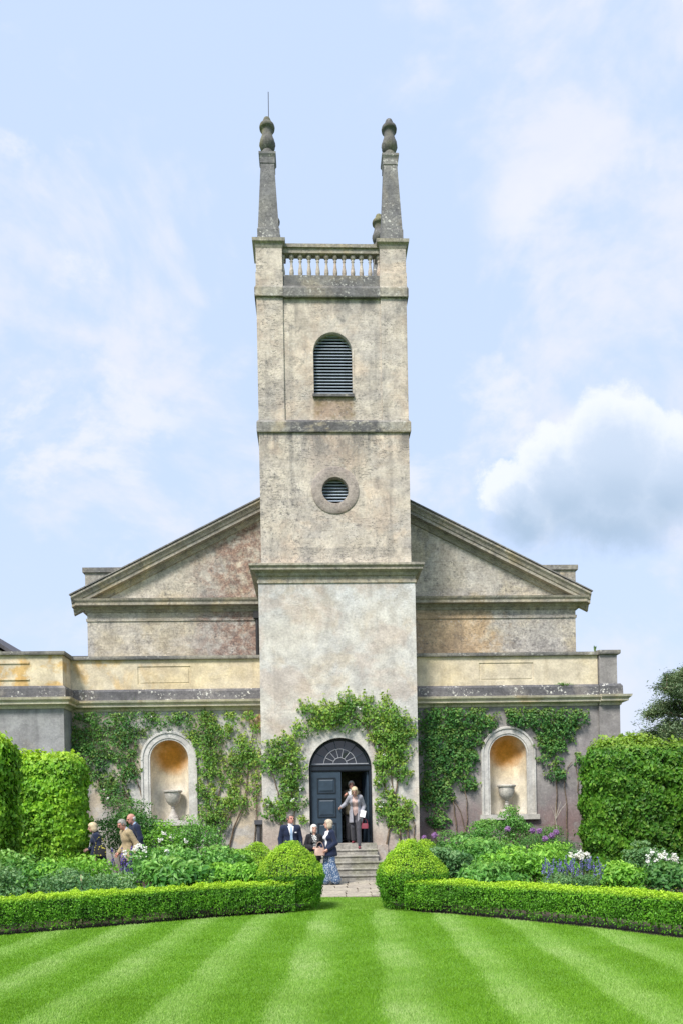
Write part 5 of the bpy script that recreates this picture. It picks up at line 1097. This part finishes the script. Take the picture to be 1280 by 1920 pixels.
def person(label, x, y, H, facing, z=0.0, lean=0.0, head_turn=0.0, head_down=0.0, arms=None, legs=None, hair='short', hair_mat='hair_grey', skin='skin', female=False,
           jacket=None, jacket_hem=0.80, open_v=None, shirt=None, tie=None, lower=('trousers', 'charcoal'), shoes='shoe_black', collar=None, pocket=False):
    """local frame: 1.75 m figure, facing -y, feet at z = 0"""
    o = empty('person', (x, y, z), label, 'person', rz=facing); s = H/1.75; o.scale = (s, s, s)
    sw = 0.165 if female else 0.190; ln = lambda zz: -lean*max(0.0, zz-0.92)          # forward bend grows above the hips
    J = dict(hipL=(-0.088, 0, 0.90), hipR=(0.088, 0, 0.90), kneeL=(-0.095, -0.015, 0.49), kneeR=(0.095, -0.015, 0.49), ankL=(-0.10, 0.015, 0.085), ankR=(0.10, 0.015, 0.085))
    if legs: J.update(legs)
    A = dict(elL=(-sw-0.06, 0.03, 1.14), wrL=(-sw-0.065, -0.06, 0.90), elR=(sw+0.06, 0.03, 1.14), wrR=(sw+0.065, -0.06, 0.90), shL=(-sw, 0.0, 1.415), shR=(sw, 0.0, 1.415))
    A = {q: (v_[0], v_[1]+ln(v_[2]), v_[2]-0.35*lean*lean*max(0, v_[2]-0.92)) for q, v_ in A.items()}
    if arms: A.update(arms)
    zb = lambda zz: zz-0.35*lean*lean*max(0, zz-0.92)
    pt = lambda xx, yy, zz: (xx, yy+ln(zz), zb(zz))
    HC = np.array(pt(0, -0.025, 1.635))+np.array([0, -0.06*head_down, -0.03*head_down])
    RH = Matrix.Rotation(head_turn, 3, 'Z') @ Matrix.Rotation(head_down*0.55, 3, 'X')
    hp = lambda xx, yy, zz: tuple(HC+np.array(RH @ Vector((xx, yy, zz))))
    he = lambda c, r, k=None: ell(hp(*c), r, k, head_turn, head_down*0.55)
    def torso(gw, hem=None):
        f_ = 0.93 if female else 1.0
        P = [ell(pt(0, 0.0, 1.30), (0.175*f_+gw, 0.108+gw, 0.165+gw)), ell(pt(0, 0.0, 1.10), (0.148*f_+gw, 0.100+gw, 0.19+gw)), ell(pt(0, 0.01, 0.93), (0.172+gw, 0.118+gw, 0.14+gw)),
             cap(pt(-sw+0.03, 0, 1.40), pt(sw-0.03, 0, 1.40), 0.062+gw, 0.062+gw)]
        if female: P += [ell(pt(-0.07, -0.085, 1.275), (0.062+gw*0.5,)*3), ell(pt(0.07, -0.085, 1.275), (0.062+gw*0.5,)*3)]
        if hem is not None and hem < 0.85: P.append(cap(pt(0, 0.005, 0.93), (0, 0.005, hem+0.06), 0.165+gw, 0.185+gw, 0.05))
        return P
    def arm(gw, wrist=1.0):
        P = []
        for q in 'LR':
            sh, el_, wr = map(np.array, (A['sh'+q], A['el'+q], A['wr'+q])); we = el_+(wr-el_)*wrist
            P += [cap(sh, el_, 0.050+gw, 0.041+gw), cap(el_, we, 0.041+gw, 0.030+gw*1.05)]
        return P
    def legp(gw, end=0.0, flare=0.0):
        P = []
        for q in 'LR':
            a, b, c = map(np.array, (J['hip'+q], J['knee'+q], J['ank'+q])); ce = c+(b-c)*end
            P += [cap(a, b, 0.083+gw, 0.055+gw), cap(b, ce, 0.054+gw+flare*0.4, 0.038+gw+flare)]
        return P
    body = torso(0)+arm(0)+legp(0)
    body += [cap(pt(0, 0.01, 1.42), hp(0, 0.015, -0.05), 0.058, 0.052), he((0, 0.012, 0.03), (0.076, 0.096, 0.092)), he((0, -0.02, -0.035), (0.062, 0.074, 0.085)), he((0, -0.06, -0.085), (0.032, 0.026, 0.026)),
             cap(hp(0, -0.088, 0.02), hp(0, -0.112, -0.018), 0.009, 0.014, 0.012), he((-0.077, 0.012, 0.0), (0.010, 0.020, 0.032), 0.01), he((0.077, 0.012, 0.0), (0.010, 0.020, 0.032), 0.01),
             cap(hp(-0.045, -0.082, 0.030), hp(0.045, -0.082, 0.030), 0.010, 0.010, 0.02)]
    for q, sg in (('L', -1), ('R', 1)):                                   # hands: palm, four fingers, thumb
        wr, el_ = np.array(A['wr'+q]), np.array(A['el'+q]); d_ = (wr-el_)/np.linalg.norm(wr-el_)
        sd = np.cross(d_, [sg*1.0, 0.05, 0.0]); sd = sd/max(np.linalg.norm(sd), 1e-6); nm_ = np.cross(d_, sd); curl = nm_*(-1 if (nm_@np.array([sg, 0, 0])) > 0 else 1)
        pc = wr+d_*0.05; body.append(cap(wr, wr+d_*0.075, 0.027, 0.030, 0.02))
        for i_, (off_, L_) in enumerate(((-0.030, 0.066), (-0.010, 0.076), (0.010, 0.070), (0.030, 0.055))):
            r0 = wr+d_*0.085+sd*off_; r1 = r0+d_*L_*0.55+curl*0.006; r2 = r1+d_*L_*0.40+curl*0.022
            body += [cap(r0, r1, 0.0095, 0.009, 0.006), cap(r1, r2, 0.009, 0.008, 0.006)]
        t0 = wr+d_*0.030-sd*0.028; t1 = t0+d_*0.030-sd*0.022+curl*0.012; t2 = t1+d_*0.028+curl*0.008
        body += [cap(t0, t1, 0.012, 0.011, 0.008), cap(t1, t2, 0.011, 0.009, 0.008)]
        an = np.array(J['ank'+q]); body.append(cap(an+np.array([0, 0.01, -0.05]), an+np.array([0.01*sg, -0.15, -0.062]), 0.034, 0.026))
    bo = sdf_obj('body', body, M[skin], o, 0.0115, 0.022)
    for sx_ in (-1, 1):
        e_ = MB().lathe([(0.001, -0.009), (0.008, -0.005), (0.010, 0), (0.008, 0.005), (0.001, 0.009)], (0, 0, 0), 8).build('eye', M['eye_dark'], bo, hp(sx_*0.031, -0.086, 0.008), True); e_.scale = (1.3, 0.8, 0.8)
    sdf_obj('mouth', [he((0, -0.088, -0.056), (0.023, 0.008, 0.006))], M['lip'], bo, 0.004, 0.004)
    # hair
    face = lambda X, Y, Z: None
    Ri = np.array(RH).T
    def loc(X, Y, Z):
        x_, y_, z_ = X-HC[0], Y-HC[1], Z-HC[2]
        return [Ri[i_, 0]*x_+Ri[i_, 1]*y_+Ri[i_, 2]*z_ for i_ in range(3)]
    if hair == 'short':
        def cut(X, Y, Z): a_, b_, c_ = loc(X, Y, Z); return np.maximum(-np.maximum(b_+0.058-np.clip(c_-0.055, 0, 1)*1.3, -(0.06-b_)*0-1)*1.0, -0.03-c_) if False else np.maximum(np.minimum(-(b_+0.035)+0.0, 0.072-c_), -0.055-c_+0*b_)
        def cut2(X, Y, Z): a_, b_, c_ = loc(X, Y, Z); return -0.06-c_
        sdf_obj('hair', [he((0, 0.016, 0.036), (0.086, 0.106, 0.100)), he((0, 0.045, -0.01), (0.080, 0.072, 0.075))], M[hair_mat], bo, 0.010, 0.02, (cut, cut2))
    elif hair == 'bob':
        def cut(X, Y, Z): a_, b_, c_ = loc(X, Y, Z); return np.minimum(np.minimum(-(b_+0.030), 0.062-c_), 0.066-np.abs(a_)+np.clip(-0.05-c_, 0, 1)*0.1)
        sdf_obj('hair', [he((0, 0.015, 0.036), (0.098, 0.116, 0.104)), he((-0.062, 0.02, -0.045), (0.042, 0.070, 0.085)), he((0.062, 0.02, -0.045), (0.042, 0.070, 0.085)), he((0, 0.062, -0.05), (0.085, 0.050, 0.080))], M[hair_mat], bo, 0.010, 0.02, (cut,))
    elif hair == 'bald':
        def cut(X, Y, Z): a_, b_, c_ = loc(X, Y, Z); return np.minimum(-(b_-0.01), 1.0)
        def cut2(X, Y, Z): a_, b_, c_ = loc(X, Y, Z); return c_-0.035
        sdf_obj('hair', [he((0, 0.020, 0.0), (0.082, 0.094, 0.075))], M[hair_mat], bo, 0.010, 0.02, (cut, cut2))
    # clothes
    if shirt: sdf_obj('shirt', torso(0.008)+arm(0.008, 0.9)+([cap(pt(0, 0.008, 1.42), pt(0, -0.002, 1.505), 0.068, 0.062, 0.02)] if collar else []), M[shirt], bo, 0.013, 0.03)
    kind, lm = lower
    if kind == 'trousers': sdf_obj('trousers', legp(0.016, 0.06, 0.012)+[ell((0, 0.008, 0.93), (0.182, 0.128, 0.13))], M[lm], bo, 0.014, 0.03)
    elif kind == 'wide': sdf_obj('trousers', legp(0.028, 0.15, 0.075)+[ell((0, 0.008, 0.93), (0.188, 0.134, 0.14))], M[lm], bo, 0.014, 0.035)
    elif kind == 'skirt': sdf_obj('skirt', [cap((0, 0.0, 0.98), (0, 0.0, 0.50), 0.155, 0.20), ell((0, 0.008, 0.93), (0.185, 0.13, 0.13))], M[lm], bo, 0.014, 0.03, (lambda X, Y, Z: 0.46-Z,))
    if jacket:
        cuts = [lambda X, Y, Z: jacket_hem-Z]
        if open_v:
            zv, w0, ww = open_v       # V bottom, half width at bottom, spread
            cuts.append(lambda X, Y, Z: np.minimum(np.minimum(w0+np.clip(Z-zv, 0, 0.5)*ww-np.abs(X), Z-zv), -(Y-ln(1.3)*np.clip((Z-0.92)/0.38, 0, 1.5)+0.045)))
        sdf_obj('jacket', torso(0.026, jacket_hem)+arm(0.022, 0.93)+[cap(pt(0, 0.02, 1.42), pt(0, 0.03, 1.475), 0.080, 0.068, 0.03)], M[jacket], bo, 0.013, 0.03, cuts)
    if tie:
        yf = lambda zz: ln(zz)-0.122-0.012*(zz < 1.3)
        tz = [(0.020, 1.455, -0.075), (0.017, 1.43, -0.090), (0.030, 1.28, -0.128), (0.034, 1.12, -0.122), (0.0, 1.05, -0.118)]
        vs = [(sg*w_, yy+ln(zz)-0.012+th_, zb(zz)) for (w_, zz, yy) in tz for sg, th_ in ((-1, 0), (1, 0))]
        MB().add(vs, [(2*i_, 2*i_+1, 2*i_+3, 2*i_+2) for i_ in range(4)]).build('tie', M[tie], bo)
    if pocket: MB().box(0.085, 0.13, -0.150, -0.138, 1.285, 1.312).build('pocket_square', M['white_shirt'], bo)
    for q, sg in (('L', -1), ('R', 1)):
        an = np.array(J['ank'+q])
        sdf_obj('shoe', [cap(an+np.array([0, 0.025, -0.048]), an+np.array([0.012*sg, -0.15, -0.056]), 0.042, 0.034), cap(an+np.array([0, 0.01, 0.0]), an+np.array([0, 0.0, -0.05]), 0.043, 0.045)], M[shoes], bo, 0.012, 0.02, (lambda X, Y, Z, zz=an[2]: (zz-0.085)-Z,))
    return o
def handbag(name, x, y, z, w, h, dp, mat, label, rz=0.0, hang=0.16):
    o = empty(name, (x, y, z), label, 'handbag', rz=rz); a = MB(); t_ = 0.82
    rows = [(1.0, 0.0), (1.04, 0.25), (0.98, 0.65), (t_, 1.0)]; n = 16; vs = []
    for (f_, zz) in rows:
        for i_ in range(n):
            an = 2*pi*i_/n; ca, sa = cos(an), sin(an); r_ = (abs(ca)**4+abs(sa)**4)**-0.25; vs.append((w/2*f_*ca*r_, dp/2*f_*sa*r_*(1-0.4*zz), h*zz))
    fs = [(j_*n+i_, j_*n+(i_+1) % n, (j_+1)*n+(i_+1) % n, (j_+1)*n+i_) for j_ in range(3) for i_ in range(n)]+[tuple(range(n))[::-1], tuple(3*n+i_ for i_ in range(n))]
    auto_smooth(a.add(vs, fs).build('bag_body', mat, o)); MB().tube([(w*0.36*cos(pi*i_/12), 0, h*0.93+hang*sin(pi*i_/12)) for i_ in range(13)], 0.007, 6).build('bag_handle', mat, o)
    return o
# by the steps
person('man in navy double-breasted blazer with pale blue tie left of the steps', -1.40, -2.55, 1.80, radians(12), hair_mat='hair_dark', skin='skin_ruddy', jacket='navy', jacket_hem=0.76, open_v=(1.12, 0.010, 0.20), shirt='white_shirt', tie='pale_tie', collar=True, pocket=True, head_turn=radians(28), lower=('trousers', 'charcoal'))
person('short white-haired woman in black jacket holding a beige handbag', -0.80, -2.95, 1.52, radians(10), hair='bob', hair_mat='hair_white', female=True, jacket='black_wool', jacket_hem=0.74, open_v=(0.95, 0.030, 0.10), shirt='mono_print', head_turn=radians(12),
       arms=dict(elL=(-0.25, 0.02, 1.14), wrL=(-0.07, -0.22, 1.08), elR=(0.25, 0.02, 1.14), wrR=(0.10, -0.23, 1.03)), lower=('trousers', 'black_wool'))
person('woman in navy blazer and blue patterned wide trousers walking by the left topiary', -0.42, -3.08, 1.64, radians(-62), hair='bob', hair_mat='hair_ash', female=True, jacket='navy', jacket_hem=0.78, open_v=(0.98, 0.035, 0.16), shirt='white_shirt', head_turn=radians(-22),
       arms=dict(elL=(-0.24, 0.03, 1.14), wrL=(-0.13, -0.20, 1.02), elR=(0.235, 0.06, 1.13), wrR=(0.17, -0.14, 0.98)), legs=dict(kneeL=(-0.085, -0.07, 0.50), ankL=(-0.09, -0.10, 0.085), kneeR=(0.09, 0.03, 0.49), ankR=(0.095, 0.14, 0.095)), lower=('wide', 'blue_print'))
handbag('handbag', -0.66, -3.22, 0.76, 0.27, 0.19, 0.12, M['beige_leather'], 'beige leather handbag carried between the two women', radians(20))
# in the doorway
person('stooping woman in open grey coat and pink top coming out of the door', 0.42, -0.02, 1.66, radians(-8), z=0.96, lean=0.34, head_down=1.0, hair='bob', hair_mat='hair_blond', female=True, jacket='grey_coat', jacket_hem=0.62, open_v=(0.55, 0.055, 0.05), shirt='pink_top', lower=('trousers', 'charcoal'), shoes='burgundy',
       arms=dict(elL=(-0.30, -0.06, 1.20), wrL=(-0.42, -0.22, 1.10), elR=(0.25, -0.02, 1.12), wrR=(0.20, -0.20, 0.90)), legs=dict(kneeR=(0.10, -0.20, 0.44), ankR=(0.12, -0.34, -0.075), kneeL=(-0.09, -0.02, 0.49), ankL=(-0.09, 0.06, 0.085)))
handbag('handbag', 0.66, -0.30, 1.38, 0.20, 0.15, 0.10, M['burgundy'], 'burgundy handbag hanging from the arm of the woman in the doorway', radians(-15), 0.14)
pp = MB().box(-0.075, 0.075, -0.004, 0.004, -0.10, 0.10).box(-0.07, 0.078, -0.009, -0.005, -0.098, 0.102).build('paper_sheet', M['paper'], None, (0.60, -0.36, 1.80)); pp.rotation_euler = (radians(-15), radians(14), 0); tag(pp, 'folded white order-of-service papers held by the stooping woman', 'papers')
person('man in dark tweed jacket standing in the shadow inside the door', 0.33, 0.62, 1.83, radians(6), z=0.96, hair_mat='hair_white', skin='skin_ruddy', jacket='tweed', open_v=(1.10, 0.012, 0.28), shirt='white_shirt', tie='tweed', collar=True, lower=('trousers', 'charcoal'),
       arms=dict(elL=(-0.27, -0.02, 1.14), wrL=(-0.22, -0.20, 1.30)))
# three walking along the left border
person('woman in navy jacket with pale strap, leftmost of the three walkers', -6.10, -3.25, 1.68, radians(-72), lean=0.10, head_down=0.45, hair='bob', hair_mat='hair_blond', female=True, jacket='navy', jacket_hem=0.74, shirt='blue_shirt', lower=('skirt', 'cream'),
       arms=dict(elL=(-0.22, 0.03, 1.15), wrL=(-0.12, -0.22, 1.06)), legs=dict(ankL=(-0.09, -0.12, 0.085), ankR=(0.09, 0.14, 0.085)))
fb = handbag('flowered_bag', -5.98, -3.50, 0.86, 0.28, 0.26, 0.12, M['floral_bag'], 'black bag with yellow flowers on the arm of the leftmost walker', radians(10), 0.22)
st_ = MB().tube([(0.02, -0.11, 1.43), (-0.06, -0.16, 1.25), (-0.12, -0.19, 1.08)], 0.012, 6).build('bag_strap', M['white_shirt'], None, (-6.10, -3.25, 0)); st_.rotation_euler.z = radians(-72); st_.parent = fb; st_.matrix_parent_inverse = (Matrix.Translation(fb.location) @ Matrix.Rotation(radians(10), 4, 'Z')).inverted()
person('grey-haired man in tan jacket looking down, middle of the three walkers', -5.32, -3.35, 1.76, radians(-52), lean=0.14, head_down=0.8, hair_mat='hair_grey', skin='skin_ruddy', jacket='tan', jacket_hem=0.72, shirt='white_shirt', collar=True, lower=('trousers', 'jeans'),
       arms=dict(elL=(-0.26, 0.02, 1.13), wrL=(-0.24, -0.16, 0.92), elR=(0.26, 0.08, 1.13), wrR=(0.27, 0.0, 0.88)))
person('bald man in dark navy blazer behind the tan jacket', -5.33, -2.45, 1.86, radians(-58), z=0.04, lean=0.10, head_down=0.6, hair='bald', hair_mat='hair_white', skin='skin_ruddy', jacket='navy', jacket_hem=0.74, shirt='blue_shirt', collar=True, lower=('trousers', 'charcoal'))
